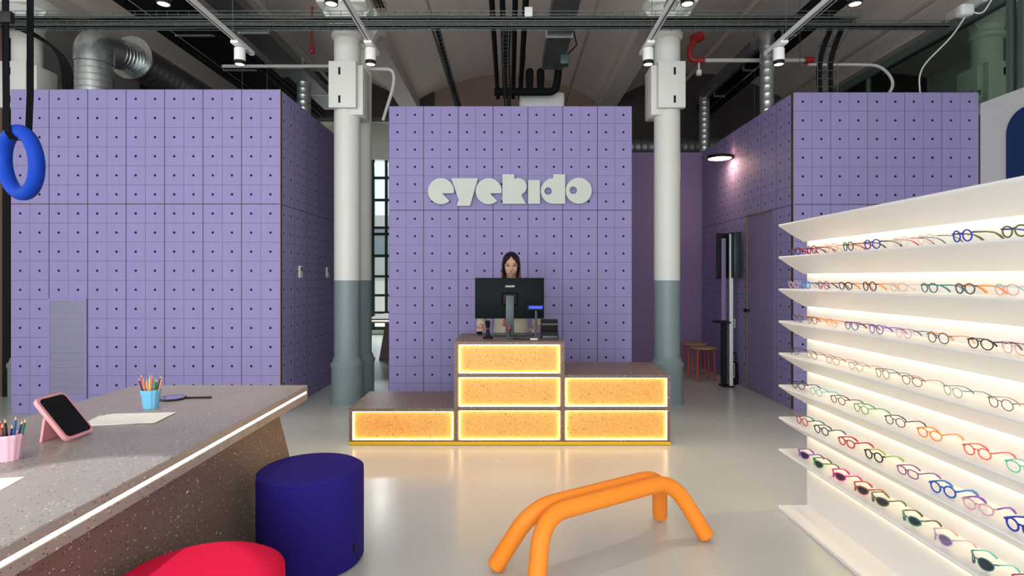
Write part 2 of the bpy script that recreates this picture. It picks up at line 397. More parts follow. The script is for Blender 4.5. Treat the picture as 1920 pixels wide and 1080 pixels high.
# ================================================================ COLUMNS
def column(x, y, label, side, cover=True, slots=True):
    t = thing('column', label, 'column', (x, y, 0), 'cast columns of the hall')
    p = MB()
    p.lathe([(.145, .50), (.145, 4.12)], x, y, 40); p.build('shaft', M['column'], t)
    p = MB(); p.lathe([(.0, 0), (.185, 0), (.185, .04), (.175, .05), (.175, .40), (.185, .42), (.185, .45), (.165, .47), (.155, .51), (.146, .52)], x, y, 40)
    p.build('base', M['column'], t)
    p = MB(); p.lathe([(.146, 4.10), (.17, 4.12), (.175, 4.16), (.15, 4.19), (.15, 4.25), (.19, 4.29), (.20, 4.31)], x, y, 40)
    p.lathe([(.15, 4.2), (.152, 4.28), (.175, 4.36), (.25, 4.42)], x, y, 40)
    p.box(x-.27, x+.27, y-.27, y+.27, 4.42, 4.53, .01)
    for s in (-1, 1): p.prism([(x+s*.14, y-.06, 4.20), (x+s*.14, y-.06, 4.43), (x+s*.27, y-.06, 4.43)], (0, .12, 0))
    p.build('capital', M['colwhite'], t)
    if cover:
        p = MB(); s = side
        # two hinged faces wrapped on the shaft
        p.box(x-.15+.0, x+.15, y-.205, y-.13, 3.29, 3.80, .004)
        p.box(x+s*.13-.08, x+s*.13+.08, y-.13, y+.17, 3.23, 3.78, .004)
        o = p.build('cover_box', M['colwhite'], t)
        if slots:
            for z in (3.38, 3.69): MB().box(x-s*.03-.012+.0, x-s*.03+.012, y-.208, y-.203, z-.04, z+.04).build('slot', M['black'], o)
    return t
column(-1.84, 6.6, 'white and grey column left of the sign wall, foremost of two close together', 1)
column(-1.80, 6.98, 'column half hidden right behind the column left of the sign wall', 1, False)
column(1.79, 6.6, 'white and grey column between the sign wall and the right cabin', -1)
column(-5.47, 6.6, 'column at the far left corner behind the hanging blue ring', 1)
column(5.42, 6.6, 'column seen dimly through tinted glass above the right cabin', -1)

# ================================================================ SIGN
SW = 163.0
sg = thing('wall_sign', 'off-white eyekido lettering mounted on the lavender center wall', 'sign', (0, 6.69, 2.3))
def P7(x, y): return ((780+x/5.3333-955)/SW, 1.413+(521-(310+y/5.3333))/SW)
def arcp(cx, cy, r, a0, a1, n=40):
    return [(cx+r*cos(R(a0+(a1-a0)*i/n)), cy+r*sin(R(a0+(a1-a0)*i/n))) for i in range(n+1)]
def E(dx):
    cx, cy, r = 255+dx, 265, 129
    return [arcp(cx, cy, r, 9, -311+0, 60)+[(268+dx, 287)]]
letters = [E(0), [[(357, 137), (622, 137), (543, 410), (413, 410), (430, 350)]], E(473),
    [[(865, 98), (982, 98), (982, 141)]+arcp(1024, 219, 82, -95, 62, 24)+[(1055, 310), (1097, 390), (865, 390)]],
    [[(1120, 155), (1237, 155), (1237, 390), (1120, 390)]],
    [arcp(1372, 263, 127, 90, 268, 30)+[(1368, 98), (1487, 98), (1487, 390)], arcp(1318, 265, 37, 0, 350, 24)],
    [arcp(1622, 261, 129, 0, 354, 50), arcp(1568, 257, 37, 0, 350, 24)]]
for L in letters:
    flat_shape('letter', [[P7(*q) for q in loop] for loop in L], .045, M['signwhite'], sg, (0, 6.655, 0))

# ================================================================ VENT, THERMOSTATS
t = thing('air_vent', 'perforated metal air grille low in the left lavender cabin wall', 'vent', (-4.585, 6.035, .16))
MB().box(-4.765, -4.405, 6.030, 6.038, .19, 1.175).build('grille', M['perf'], t, False)
f = MB()
for a in ((-4.785, -4.765, .165, 1.197), (-4.405, -4.385, .165, 1.197)): f.box(a[0], a[1], 6.026, 6.04, a[2], a[3])
for a in ((.165, .19), (1.175, 1.197)): f.box(-4.765, -4.405, 6.026, 6.04, a[0], a[1])
f.build('frame', M['lav_door'], t, False)
for y, lab in ((6.59, 'white wall thermostat nearer the front corner of the left cabin'), (7.57, 'white wall thermostat close beside the column on the left cabin')):
    t = thing('thermostat', lab, 'thermostat', (-2.38, y, 1.485), 'thermostats on the left cabin')
    MB().box(-2.381, -2.355, y-.04, y+.04, 1.415, 1.55, .006).build('case', M['white'], t)
    MB().box(-2.357, -2.353, y-.025, y+.025, 1.49, 1.535).build('display', M['greyplastic'], t, False)

# ================================================================ RECEPTION DESK
t = thing('reception_desk', 'stepped reception desk of speckled board with glowing amber front panels', 'desk', (0, 5.2, 0))
y0, y1 = 4.905, 5.641; zb = .03; th = .282
MB().box(-1.352, 1.360, y0-.004, y1, 0.004, zb, 0).build('plinth', M['yellow'], t, False)
xs = [-1.352, -.452, .452, 1.360]; tiers = [1, 3, 2]
core = MB()
for i, n in enumerate(tiers):
    core.box(xs[i]+.02, xs[i+1]-.02, y0+.06, y1-.005, zb, zb+n*th-.02)
f = MB()
for i, n in enumerate(tiers):
    H = zb+n*th
    f.box(xs[i]-(.001 if i == 0 else 0), xs[i+1]+(.001 if i == 2 else 0), y0-.001, y1+.001, H-.026, H)                 # top board
    f.box(xs[i]+.002, xs[i+1]-.002, y0+.002, y1-.002, zb+.0005, zb+.012)
    for k in range(1, n): f.box(xs[i]+.002, xs[i+1]-.002, y0+.002, y0+.07, zb+k*th-.02, zb+k*th+.012)
hs = [tiers[0], max(tiers[0], tiers[1]), max(tiers[1], tiers[2]), tiers[2]]
for x, n in zip(xs, hs):
    a, c_ = (x, x+.026) if x < -1 else ((x-.026, x) if x > 1 else (x-.015, x+.015))
    f.box(a, c_, y0, y1, zb+.0002, zb+n*th-.001)
core.build('core', M['board_brown'], t, False)
f.build('frame', M['board_brown'], t, False)
for i, n in enumerate(tiers):
    for k in range(n):
        xa = xs[i]+.028; xb = xs[i+1]-.028; za = zb+k*th+(.013 if k else .013); zc = zb+(k+1)*th-(.027 if k == n-1 else .021)
        MB().box(xa-.01, xb+.01, y0+.030, y0+.055, za-.006, zc+.006).build('panel', M['resin'], t, False)
        l = MB(); w_ = .0055
        l.box(xa, xb, y0+.012, y0+.030, za, za+w_); l.box(xa, xb, y0+.012, y0+.030, zc-w_, zc)
        l.box(xa, xa+w_, y0+.012, y0+.030, za+w_, zc-w_); l.box(xb-w_, xb, y0+.012, y0+.030, za+w_, zc-w_)
        l.build('led_strip', M['led_desk'], t, False)
DZ = zb+3*th+.0005
# monitor
t = thing('monitor', 'large black computer monitor seen from behind on the reception desk', 'monitor', (0, 5.28, DZ))
MB().box(-.309, .313, 5.235, 5.262, 1.046, 1.413, .006).build('casing', M['casing'], t)
MB().box(-.068, .077, 5.222, 5.236, 1.165, 1.28, .02, 4).build('mount_plate', M['black'], t)
MB().box(-.033, .043, 5.185, 5.222, DZ, 1.257, .006).build('stand_pole', M['greyplastic'], t)
MB().box(-.17, .22, 5.36, 5.46, DZ, DZ+.02, .006).box(-.035, .045, 5.16, 5.37, DZ, DZ+.012, .004).build('stand_base', M['greyplastic'], t)
text('brand_logo', 'XIAOMI', .024, .001, M['white'], t, (.005, 5.233, 1.336), bold=.0006)
MB().tube([(.015, 5.18, .99), (.012, 5.17, .965), (.005, 5.17, .92), (.01, 5.165, DZ+.012)], .004, 6).build('cable', M['black'], t)
MB().ell((.005, 5.175, .965), (.016, .008, .024)).build('cable_loop', M['redfit'], t)
# customer display
t = thing('customer_display', 'small pole display with lit blue screen on the desk', 'display', (.24, 5.12, DZ))
MB().box(.200, .272, 5.08, 5.16, DZ, DZ+.018, .005).build('base', M['greyplastic'], t)
MB().tube([(.235, 5.12, DZ+.015), (.235, 5.12, 1.14)], .012, 12).build('pole', M['greyplastic'], t)
MB().box(.155, .305, 5.095, 5.135, 1.125, 1.178, .006).build('head', M['black'], t)
MB().box(.172, .29, 5.092, 5.096, 1.142, 1.166).build('screen', M['screenblue'], t, False)
# receipt printer
t = thing('receipt_printer', 'black boxy receipt printer at the right end of the desktop', 'printer', (.35, 5.2, DZ))
p = MB(); yy0 = 5.1
p.prism([(.283, yy0, DZ), (.283, yy0+.16, DZ), (.283, yy0+.17, 1.04), (.283, yy0+.04, 1.04), (.283, yy0+.01, 1.0), (.283, yy0+.02, .95), (.283, yy0-.02, .94), (.283, yy0-.02, DZ)], (.145, 0, 0))
p.build('body', M['black'], t)
MB().box(.283, .428, 5.098, 5.104, 1.0, 1.012).build('paper_slot', M['greyplastic'], t, False)
MB().box(.29, .42, 5.075, 5.082, DZ+.004, DZ+.03, .002).build('front_panel', M['greyplastic'], t)
t = MB().box(.18, .245, 5.02, 5.06, DZ, DZ+.012, .003).build('card_holder', M['white'], None, label='small pale card block at the foot of the pole display', cat='card holder')
# scanner
t = thing('barcode_scanner', 'black barcode scanner standing under the left half of the monitor', 'scanner', (-.19, 5.14, DZ))
p = MB(); p.lathe([(0, DZ), (.045, DZ), (.045, DZ+.012), (.018, DZ+.03), (.014, DZ+.08), (.014, DZ+.1)], -.19, 5.14, 20); p.build('stand', M['black'], t)
p = MB(); p.tube([(-.19, 5.14, DZ+.09), (-.19, 5.14, DZ+.12), (-.19, 5.125, DZ+.15)], [.017, .02, .022], 12); p.build('head', M['black'], t)
MB().tube([(-.19, 5.14, DZ+.088), (-.19, 5.14, DZ+.094)], .019, 12).build('ring', M['redfit'], t)
t = MB(); t.ell((-.285, 5.55, DZ+.017), (.03, .05, .018)); bmesh.ops.bisect_plane(t.b, geom=t.b.verts[:]+t.b.edges[:]+t.b.faces[:], plane_co=(0, 0, DZ+.0005), plane_no=(0, 0, -1), clear_outer=True)
t.build('computer_mouse', M['black'], None, label='black computer mouse under the right hand of the person', cat='mouse')
t = MB(); t.tube(bend([(.03, 5.1, DZ+.004), (.1, 5.07, DZ+.004), (.17, 5.03, DZ+.004), (.19, 5.07, DZ+.004)], .05), .0035, 6)
t.build('cable', M['cable'], None, label='thin black cable lying on the desktop before the monitor foot', cat='cable')

# ================================================================ PERSON
def person():
    px, py = .02, 5.93
    t = thing('person', 'person with long brown hair in a beige top standing at the reception desk', 'person', (px, py, 0))
    hz = 1.545; hy = 5.80; hx = .018
    b = MB(); T = b.tube
    # head: skull, jaw, face relief
    Rt = Matrix.Rotation(R(14), 3, 'X')
    def H(x, y, z): v = Rt @ Vector((x, y, z)); return (hx+v.x, hy+v.y, hz+v.z)
    b.ell(H(0, .012, .025), (.076, .092, .095), 24, Rt); b.ell(H(0, -.022, -.035), (.063, .068, .078), 24, Rt)
    b.ell(H(0, -.05, -.088), (.026, .026, .022), 14, Rt); b.ell(H(0, -.075, .035), (.05, .018, .035), 16, Rt)
    for s in (-1, 1):
        b.ell(H(s*.034, -.056, -.025), (.028, .024, .030), 16, Rt); b.ell(H(s*.073, .01, -.01), (.009, .018, .03), 10, Rt)
        b.ell(H(s*.027, -.074, .026), (.022, .013, .010), 12, Rt)
    T([H(0, -.086, .012), H(0, -.098, -.015), H(0, -.106, -.034)], [.006, .009, .012], 10); b.ell(H(0, -.098, -.038), (.017, .012, .009), 10, Rt)
    # neck, trunk
    T([(hx, hy+.03, hz-.06), (.02, 5.85, 1.42), (.02, 5.90, 1.34)], [.05, .05, .07], 16)
    T([(.02, 5.90, 1.37), (.02, 5.91, 1.30), (.02, 5.92, 1.18), (.02, 5.925, 1.04), (.02, 5.93, .95), (.02, 5.93, .85)], [.07, .15, .16, .135, .155, .17], 20, flat=.68, up=(0, 1, 0))
    # legs
    for s in (-1, 1):
        T([(px+s*.085, py, .90), (px+s*.09, py-.01, .5), (px+s*.09, py+.01, .28), (px+s*.09, py+.01, .07)], [.092, .062, .056, .038], 14)
        T([(px+s*.09, py+.04, .04), (px+s*.095, py-.06, .035), (px+s*.10, py-.15, .025)], [.036, .038, .024], 10)
    # arms and hands
    def arm(s, sh, el, wr, spread):
        T([sh, tuple((a+b_)/2 for a, b_ in zip(sh, el)), el], [.056, .046, .040], 12); T([el, tuple((a*.6+b_*.4) for a, b_ in zip(el, wr)), wr], [.040, .036, .025], 12)
        w = Vector(wr); d = Vector(spread).normalized(); sd = Vector((-d.y, d.x, 0))
        palm = w+d*.05; b.ell(w+d*.045, (.036, .045, .015), 12)
        for k, (o_, L) in enumerate(((-.027, .062), (-.009, .072), (.010, .068), (.027, .052))):
            a = w+d*.075+sd*o_; T([a, a+d*L*.5+Vector((0, 0, .004)), a+d*L*.8+Vector((0, 0, -.008)), a+d*L+Vector((0, 0, -.02))], [.010, .009, .008, .006], 8)
        a = w+d*.02-sd*(.03*s); T([a, a-sd*(.024*s)+d*.02, a-sd*(.030*s)+d*.045+Vector((0, 0, -.012))], [.012, .010, .007], 8)
    arm(-1, (-.16, 5.92, 1.31), (-.27, 5.90, 1.05), (-.278, 5.63, DZ+.05), (0, -1, -.02))
    arm(1, (.20, 5.92, 1.31), (.31, 5.90, 1.06), (.255, 5.66, DZ+.035), (-.1, -1, 0))
    body = b.build('body', M['skin'], t)
    rm = body.modifiers.new('r', 'REMESH'); rm.mode = 'VOXEL'; rm.voxel_size = .0052
    sm = body.modifiers.new('s', 'SMOOTH'); sm.iterations = 7; sm.factor = .5
    for p_ in body.data.polygons: p_.use_smooth = True
    rm.use_smooth_shade = True
    # clothes
    b = MB()
    b.tube([(.02, 5.885, 1.39), (.02, 5.90, 1.345), (.02, 5.915, 1.26), (.02, 5.92, 1.15), (.02, 5.92, 1.03), (.02, 5.925, .95), (.02, 5.93, .84)], [.075, .165, .185, .180, .165, .18, .19], 28, flat=.68, up=(0, 1, 0))
    for sh, el, wr in (((-.15, 5.92, 1.31), (-.27, 5.90, 1.05), (-.278, 5.67, .955)), ((.19, 5.92, 1.31), (.31, 5.90, 1.06), (.265, 5.71, .96))):
        b.tube([sh, tuple((p+q)/2 for p, q in zip(sh, el)), tuple(p*.12+q*.88 for p, q in zip(sh, el)), tuple(p*.15+q*.85 for p, q in zip(wr, el)), tuple((p+q)/2 for p, q in zip(el, wr)), wr], [.075, .062, .055, .055, .052, .040], 16)
    sh_ = b.build('shirt', M['shirt'], t)
    rm = sh_.modifiers.new('r', 'REMESH'); rm.mode = 'VOXEL'; rm.voxel_size = .007; rm.use_smooth_shade = True
    sm = sh_.modifiers.new('s', 'SMOOTH'); sm.iterations = 5
    b = MB()
    for s in (-1, 1): b.tube([(px+s*.075, py, .87), (px+s*.09, py, .80), (px+s*.09, py-.01, .5), (px+s*.09, py, .10)], [.088, .098, .08, .07], 16)
    b.build('trousers', M['trouser'], t)
    b = MB()
    for s in (-1, 1):
        b.tube([(px+s*.09, py+.05, .036), (px+s*.095, py-.06, .036), (px+s*.10, py-.17, .03)], [.036, .04, .03], 12)
    b.build('shoes', M['black'], t)
    b = MB(); b.tube([(-.03, 5.795, 1.2), (-.035, 5.79, 1.05), (-.055, 5.79, .93)], [.010, .012, .018], 6, flat=.3, up=(0, 1, 0)); b.build('lanyard', M['lanyard'], t)
    # eyes, brows, lips
    for s in (-1, 1):
        e = MB(); e.ell(H(s*.030, -.079, .008), (.0125, .006, .0055), 12, Rt); eo = e.build('eye', M['eyewhite'], t)
        e = MB(); e.ell(H(s*.030, -.0845, .005), (.0065, .003, .005), 10, Rt); e.build('iris', M['hair'], eo)
        e = MB(); e.tube([H(s*.015, -.0875, .0265), H(s*.032, -.087, .0305), H(s*.047, -.077, .026)], [.0024, .0032, .0015], 10); e.build('eyebrow', M['hair'], t)
        e = MB(); e.tube([H(s*.017, -.084, .011), H(s*.030, -.088, .0145), H(s*.044, -.079, .009)], [.0016, .003, .0016], 8); e.build('eyelash', M['black'], t)
    e = MB(); e.tube([H(-.019, -.084, -.063), H(-.007, -.091, -.0605), H(0, -.092, -.062), H(.007, -.091, -.0605), H(.019, -.084, -.063)], [.0015, .0038, .0036, .0038, .0015], 10)
    e.tube([H(-.016, -.084, -.066), H(-.006, -.090, -.0685), H(.006, -.090, -.0685), H(.016, -.084, -.066)], [.0015, .0044, .0044, .0015], 10); e.build('lips', M['lip'], t)
    # hair: cap with centre parting, long strands over ears to the chest
    e = MB(); q = bmesh.ops.create_uvsphere(e.b, u_segments=160, v_segments=110, radius=1)
    for v in q['verts']:
        x, y, z = v.co
        w = Vector((x*.090, y*.106+.018, z*.110+.018))
        front = y < -.15 and z < .72-abs(x)*.9 and abs(x) < .97
        if front: w = Vector((x*.05, y*.05+.01, z*.07))
        v.co = Vector(H(*w))
    for s in (-1, 1):
        for k in range(9):
            a = k/8
            x0 = s*(.077+.008*sin(a*pi)); y_ = -.045+.115*a
            pts = [H(s*.012, -.03+.09*a, .112), H(s*.066, y_-.004, .066), H(x0+s*.004, y_, .0)]
            zz = random.uniform(-.01, .01)
            pts += [(hx+s*(.084-.01*a), 5.775+.13*a, 1.47), (hx+s*(.090-.012*a)+zz, 5.77+.14*a, 1.40), (hx+s*(.085-.02*a)+zz, 5.77+.13*a, 1.31), (hx+s*.075, 5.765+.12*a, 1.22)]
            e.tube(bend(pts, .04, 3), [.003]+[.0085]*(len(bend(pts, .04, 3))-2)+[.004], 12)
    for k in range(9):
        a = -1+2*k/8
        e.tube([H(a*.06, .1, .06), H(a*.07, .12, -.03), (hx+a*.08, 5.92, 1.40), (hx+a*.085, 5.94, 1.24)], [.02, .022, .022, .01], 12)
    ho = e.build('hair', M['hair'], t); ho.data.shade_smooth()
    at = ho.data.attributes.get('sharp_edge')
    if at: ho.data.attributes.remove(at)
person()

# ================================================================ WORK TABLE
t = thing('work_table', 'long speckled grey table with a light strip in its edge, at the left', 'table', (-1.78, 2.3, 0))
tx0, tx1, ty0, ty1 = -2.31, -1.247, .75, 3.595
TZ = .75
b = MB(); b.box(tx0, tx1, ty0, ty1, .715, TZ, .003, 1); b.box(tx0, tx1, ty0, ty1, .66, .702, .003, 1); b.box(tx0+.006, tx1-.006, ty0+.006, ty1-.006, .70, .717)
b.build('tabletop', M['board'], t, False)
MB().box(tx1-.008, tx1-.001, ty0+.01, ty1-.015, .703, .714).build('light_strip', M['led_table'], t, False)
for x in (-1.33, -2.25):
    b = MB(); b.prism([(x, 3.27, .66), (x, 3.64, 0), (x, .70, 0), (x, 1.07, .66)], (.03, 0, 0)); b.build('side_panel', M['board_brown'], t, False)
b = MB(); b.box(-2.22, -1.33, 2.05, 2.08, 0, .66); b.build('cross_panel', M['board_brown'], t, False)
TZ += .0005
# second table, far behind through the gap
t = thing('work_table', 'brown board table seen through the gap left of the sign wall', 'table', (-2.0, 10, 0))
MB().box(-2.30, -1.5, 9.3, 10.7, .69, .76).build('tabletop', M['board'], t, False)
MB().prism([(-2.12, 9.98, .69), (-2.24, 9.98, 0), (-1.6, 9.98, 0), (-1.7, 9.98, .69)], (0, .04, 0)).build('side_panel', M['board_brown'], t, False)
MB().box(-2.302, -2.30, 9.32, 10.68, .718, .73).box(-2.28, -1.5, 9.298, 9.3, .718, .73).build('light_strip', M['led_table'], t, False)

# table-top mirror on a stand
t = thing('tabletop_mirror', 'pink framed mirror leaning on its stand on the speckled table', 'mirror', (-1.78, 2.405, TZ))
ang = math.atan2(.167, .135)
def slab(w, h, r, d): return [rrect(w, h, r, 6)]
def lean(name, w, h, r, d, off, m):
    cu = flat_shape(name, slab(w, h, r, d), d, m, t, (0, 0, 0), 0)
    me = cu.data; me.transform(Matrix.Translation(wloc(t)))
    me.transform(Matrix.Translation((0, 0, off)))
    me.transform(Matrix.Rotation(-R(90), 4, 'Z'))      # height to x, width to y
    me.transform(Matrix.Rotation(pi, 4, 'Z'))
    # x axis -> up-slope direction (-cos, 0, sin)
    A = Matrix(((-cos(ang), 0, sin(ang), 0), (0, 1, 0, 0), (sin(ang), 0, cos(ang), 0), (0, 0, 0, 1)))
    B = Matrix.Translation((-1.842, 2.405, TZ+.090))
    me.transform(A); me.transform(B); me.transform(Matrix.Translation(-wloc(t)))
    return cu
lean('frame', .155, .215, .026, .016, 0, M['pink'])
lean('mirror_glass', .132, .190, .018, .004, .0085, M['blackgloss'])
b = MB(); b.prism([(-1.872, 2.345, .845), (-1.872, 2.455, .845), (-1.886, 2.455, TZ), (-1.886, 2.345, TZ)], (-.010, 0, 0)); b.build('stand', M['pink'], t)

def cup(x, y, m, label):
    t = MB(); prof = [(0, TZ), (.033, TZ), (.037, TZ+.03), (.041, TZ+.06), (.043, TZ+.075), (.046, TZ+.082), (.0455, TZ+.095), (.042, TZ+.095), (.041, TZ+.08), (.031, TZ+.006), (0, TZ+.006)]
    t.lathe(prof, x, y, 72, .025, 12); return t.build('pencil_cup', m, None, label=label, cat='cup')
def pencil(x, y, dx, dy, L, col, label, grp):
    d = Vector((dx, dy, 1)).normalized(); p = Vector((x-dx*.02, y-dy*.02, TZ+.0075))
    t = thing('colored_pencil', label, 'pencil', p, grp)
    MB().tube([p, p+d*(L-.018)], .0042, 6).build('barrel', mat('pencil '+label[:12], col, .4), t)
    MB().tube([p+d*(L-.018), p+d*(L-.005)], [.0040, .0016], 6).build('sharpened_wood', M['pencilwood'], t)
    MB().tube([p+d*(L-.005), p+d*L], [.0016, .0004], 6).build('lead', mat('lead '+label[:12], col, .5), t)
M['pencilwood'] = mat('pencil wood', (.62, .42, .25), .6)
cup(-1.826, 2.96, M['bluecup'], 'sky blue fluted pencil cup on the speckled table')
cup(-1.823, 2.12, M['pinkcup'], 'pink fluted pencil cup at the left edge of the picture')
pc = [('maroon', (.12, .01, .02)), ('red', (.6, .02, .02)), ('orange', (.75, .2, .03)), ('peach', (.8, .38, .25)), ('pink', (.8, .12, .25)), ('yellow', (.8, .6, .02)), ('leaf green', (.05, .4, .04)), ('dark green', (.02, .15, .05)), ('black', (.01, .01, .01)), ('salmon', (.8, .25, .15))]
for i, (n, c) in enumerate(pc):
    a = -1+2*i/(len(pc)-1)
    pencil(-1.826+a*.024, 2.96+.012*sin(i*2.1), a*.30+.02*sin(i*5), .10*sin(i*3.3), .155+.014*sin(i*1.7), c, '%s pencil standing in the sky blue cup' % n, 'pencils in the sky blue cup')
pc = [('bright green', (.05, .6, .12)), ('scarlet', (.6, .03, .02)), ('brown', (.12, .04, .02)), ('black', (.01, .01, .01)), ('steel blue', (.02, .10, .28)), ('navy', (.01, .02, .12)), ('indigo', (.03, .03, .22)), ('forest green', (.01, .16, .05))]
for i, (n, c) in enumerate(pc):
    a = -1+2*i/(len(pc)-1)
    pencil(-1.823+a*.024, 2.12+.012*sin(i*2.1), a*.30+.03*sin(i*4), .12*sin(i*3.3), .142+.012*sin(i*1.9+1), c, '%s pencil standing in the pink cup' % n, 'pencils in the pink cup')
# hand mirror
t = thing('hand_mirror', 'round black hand mirror lying behind the sky blue pencil cup', 'mirror', (-1.85, 3.18, TZ))
b = MB(); b.lathe([(0, TZ), (.066, TZ), (.069, TZ+.004), (.066, TZ+.010), (.060, TZ+.010), (.058, TZ+.008), (0, TZ+.008)], -1.84, 3.18, 40); b.build('rim', M['blackgloss'], t)
b = MB(); b.lathe([(0, TZ+.0095), (.059, TZ+.0095)], -1.84, 3.18, 40); b.build('mirror_glass', M['mirror'], t)
b = MB(); b.tube([(-1.78, 3.185, TZ+.005), (-1.74, 3.19, TZ+.005), (-1.64, 3.20, TZ+.005)], [.006, .0045, .0055], 8); b.build('handle', M['blackgloss'], t)
# papers
def sheet(cx, cy, w, h, rot, z, label, grp='paper sheets stacked on the table'):
    c, s = cos(rot), sin(rot)
    P = [(cx+x*c-y*s, cy+x*s+y*c, TZ+z) for x, y in ((-w/2, -h/2), (w/2, -h/2), (w/2, h/2), (-w/2, h/2))]
    return MB().prism(P, (0, 0, .0012)).build('paper_sheet', M['paper'], None, False, label=label, cat='paper', group=grp)
sheet(-1.80, 2.725, .297, .21, R(14), 0, 'white paper sheet at the bottom of the small pile beside the pink mirror')
sheet(-1.785, 2.73, .297, .21, R(9), .0014, 'white paper sheet in the middle of the small pile beside the pink mirror')
sheet(-1.77, 2.73, .297, .21, R(6), .0028, 'white paper sheet lying on top of the small pile beside the pink mirror')
sheet(-1.735, 1.80, .297, .21, R(12), 0, 'white paper sheet cut by the left picture edge before the pink cup', None)

# ================================================================ POUFS
def pouf(x, y, m, name, label):
    t = thing(name, label, 'pouf', (x, y, 0)); r = .257; h = .472
    prof = [(0, .004), (r-.01, .004), (r, .02), (r, h-.045)]+[(r-.035*(1-cos(R(a))), h-.04+.035*sin(R(a))) for a in range(15, 91, 15)]+[(r*.5, h-.001), (0, h)]
    MB().lathe(prof, x, y, 72).build('cover', m, t)
    s = MB(); s.tube([(x+(r-.004)*cos(a), y+(r-.004)*sin(a), h-.022) for a in [i*2*pi/72 for i in range(72)]], .0035, 6, closed=True); s.build('piping', m, t)
    return t
t = pouf(-.995, 2.92, M['navy'], 'round_pouf', 'deep blue felt cylinder pouf beside the speckled table')
a = R(-62); MB().box(-.995+.256*cos(-.35), -.995+.262*cos(-.35), 2.92+.255*sin(-.35)-.01, 2.92+.255*sin(-.35)+.012, .08, .115).build('fabric_tag', M['black'], t, False)
pouf(-.992, 1.86, M['red'], 'round_pouf', 'crimson red felt pouf in the front, cut by the lower edge')

# ================================================================ BENCH
t = thing('bench', 'orange bench of two bent tubes in the middle of the floor', 'bench', (.4955, 2.96, 0))
u = Vector((.845, .535, 0)).normalized(); v = Vector((.535, -.845, 0)).normalized(); cc = Vector((.4955, 2.96, 0)); rr = .0425
for s in (-1, 1):
    P = [cc+u*-.56+v*s*.165+Vector((0, 0, .028)), cc+u*-.43+v*s*.044+Vector((0, 0, .315)), cc+u*.43+v*s*.044+Vector((0, 0, .315)), cc+u*.56+v*s*.165+Vector((0, 0, .028))]
    Q = bend(P, .14, 10); d0 = (Q[0]-Q[1]).normalized(); d1 = (Q[-1]-Q[-2]).normalized()
    Q = [Q[0]+d0*.012]+Q+[Q[-1]+d1*.012]; rs = [rr*.72]+[rr]*(len(Q)-2)+[rr*.72]
    MB().tube(Q, rs, 28).build('tube_frame', M['orange'], t)
b = MB(); p = cc+u*-.25; q = cc+u*.25; b.box(-.09, .09, -.03, .03, .262, .275)
m4 = Matrix.Translation(p) @ Matrix.Rotation(math.atan2(u.y, u.x), 4, 'Z'); bmesh.ops.transform(b.b, matrix=m4, verts=b.b.verts); b.build('bracket', M['black'], t, False)
b = MB().box(-.09, .09, -.03, .03, .262, .275); bmesh.ops.transform(b.b, matrix=Matrix.Translation(q) @ Matrix.Rotation(math.atan2(u.y, u.x), 4, 'Z'), verts=b.b.verts); b.build('bracket', M['black'], t, False)

# ================================================================ HANGING RING
t = thing('hanging_ring', 'blue ring hung from black straps at the upper left', 'gym ring', (-1.54, 1.83, 1.776))
Rr = .098; c0 = Vector((-1.54, 1.83, 1.776)); pts = []
for i in range(48):
    a = 2*pi*i/48; x = Rr*cos(a)*cos(R(-27)); y = Rr*cos(a)*sin(R(-27)); pts.append(c0+Vector((x+.012*sin(a)*-1, y, Rr*sin(a))))
MB().tube(pts, .0215, 16, closed=True).build('ring', M['blue'], t)
b = MB()
def strap(b, P, w=.021, th=.003):
    P = [Vector(p) for p in P]; vs = []
    for p in P: vs.append([b.b.verts.new(p+Vector((dx, dy, 0))) for dx, dy in ((-w/2, -th/2), (w/2, -th/2), (w/2, th/2), (-w/2, th/2))])
    for a_, c_ in zip(vs, vs[1:]):
        for j in range(4): b.b.faces.new((a_[j], a_[(j+1) % 4], c_[(j+1) % 4], c_[j]))
    b.b.faces.new(vs[0]); b.b.faces.new(vs[-1][::-1])
strap(b, [(-1.560, 1.800, 4.7), (-1.560, 1.800, 2.2), (-1.557, 1.80, 1.90), (-1.552, 1.80, 1.865)])
b.build('strap', M['blackstrap'], t, False)
b = MB(); strap(b, [(-1.533, 1.86, 4.7), (-1.533, 1.86, 2.0), (-1.538, 1.86, 1.88), (-1.542, 1.845, 1.848), (-1.55, 1.815, 1.846), (-1.552, 1.80, 1.865)])
b.build('strap', M['blackstrap'], t, False)
b = MB(); b.box(-1.585, -1.535, 1.788, 1.806, 2.20, 2.235, .003); b.build('buckle', M['black'], t)
b = MB(); strap(b, [(-1.575, 1.79, 2.23), (-1.578, 1.785, 2.10), (-1.585, 1.78, 2.07)], .016); b.build('strap_tail', M['blackstrap'], t, False)

# ================================================================ DISPLAY SHELF
t = thing('display_rack', 'white lit display wall of glasses shelves at the right', 'display shelf', (1.8, 2.4, 0))
fy, ny = 3.555, 1.15; BX = 1.82; TX = 1.645
MB().box(BX, BX+.035, ny, fy, .0, 1.775).build('back_panel', M['whiteshelf'], t, False)
zs = [1.74-.1958*i for i in range(8)]
for i, z in enumerate(zs):
    b = MB()
    prof = [(TX+.012, z-.018), (TX+.003, z-.013), (TX, z-.007), (TX+.003, z-.001), (TX+.012, z), (BX-.0005, z), (BX-.0005, z-.092), (BX-.018, z-.092), (BX-.019, z-.107), (BX-.024, z-.107), (BX-.03, z-.100), (BX-.07, z-.080), (BX-.12, z-.048)]
    b.prism([(x, fy, q) for x, q in prof], (0, ny-fy, 0)); sh = b.build('shelf', M['whiteshelf'], t)
    MB().box(BX-.016, BX-.003, ny+.02, fy-.02, z-.097, z-.0925).build('led_strip', M['led'], sh, False)
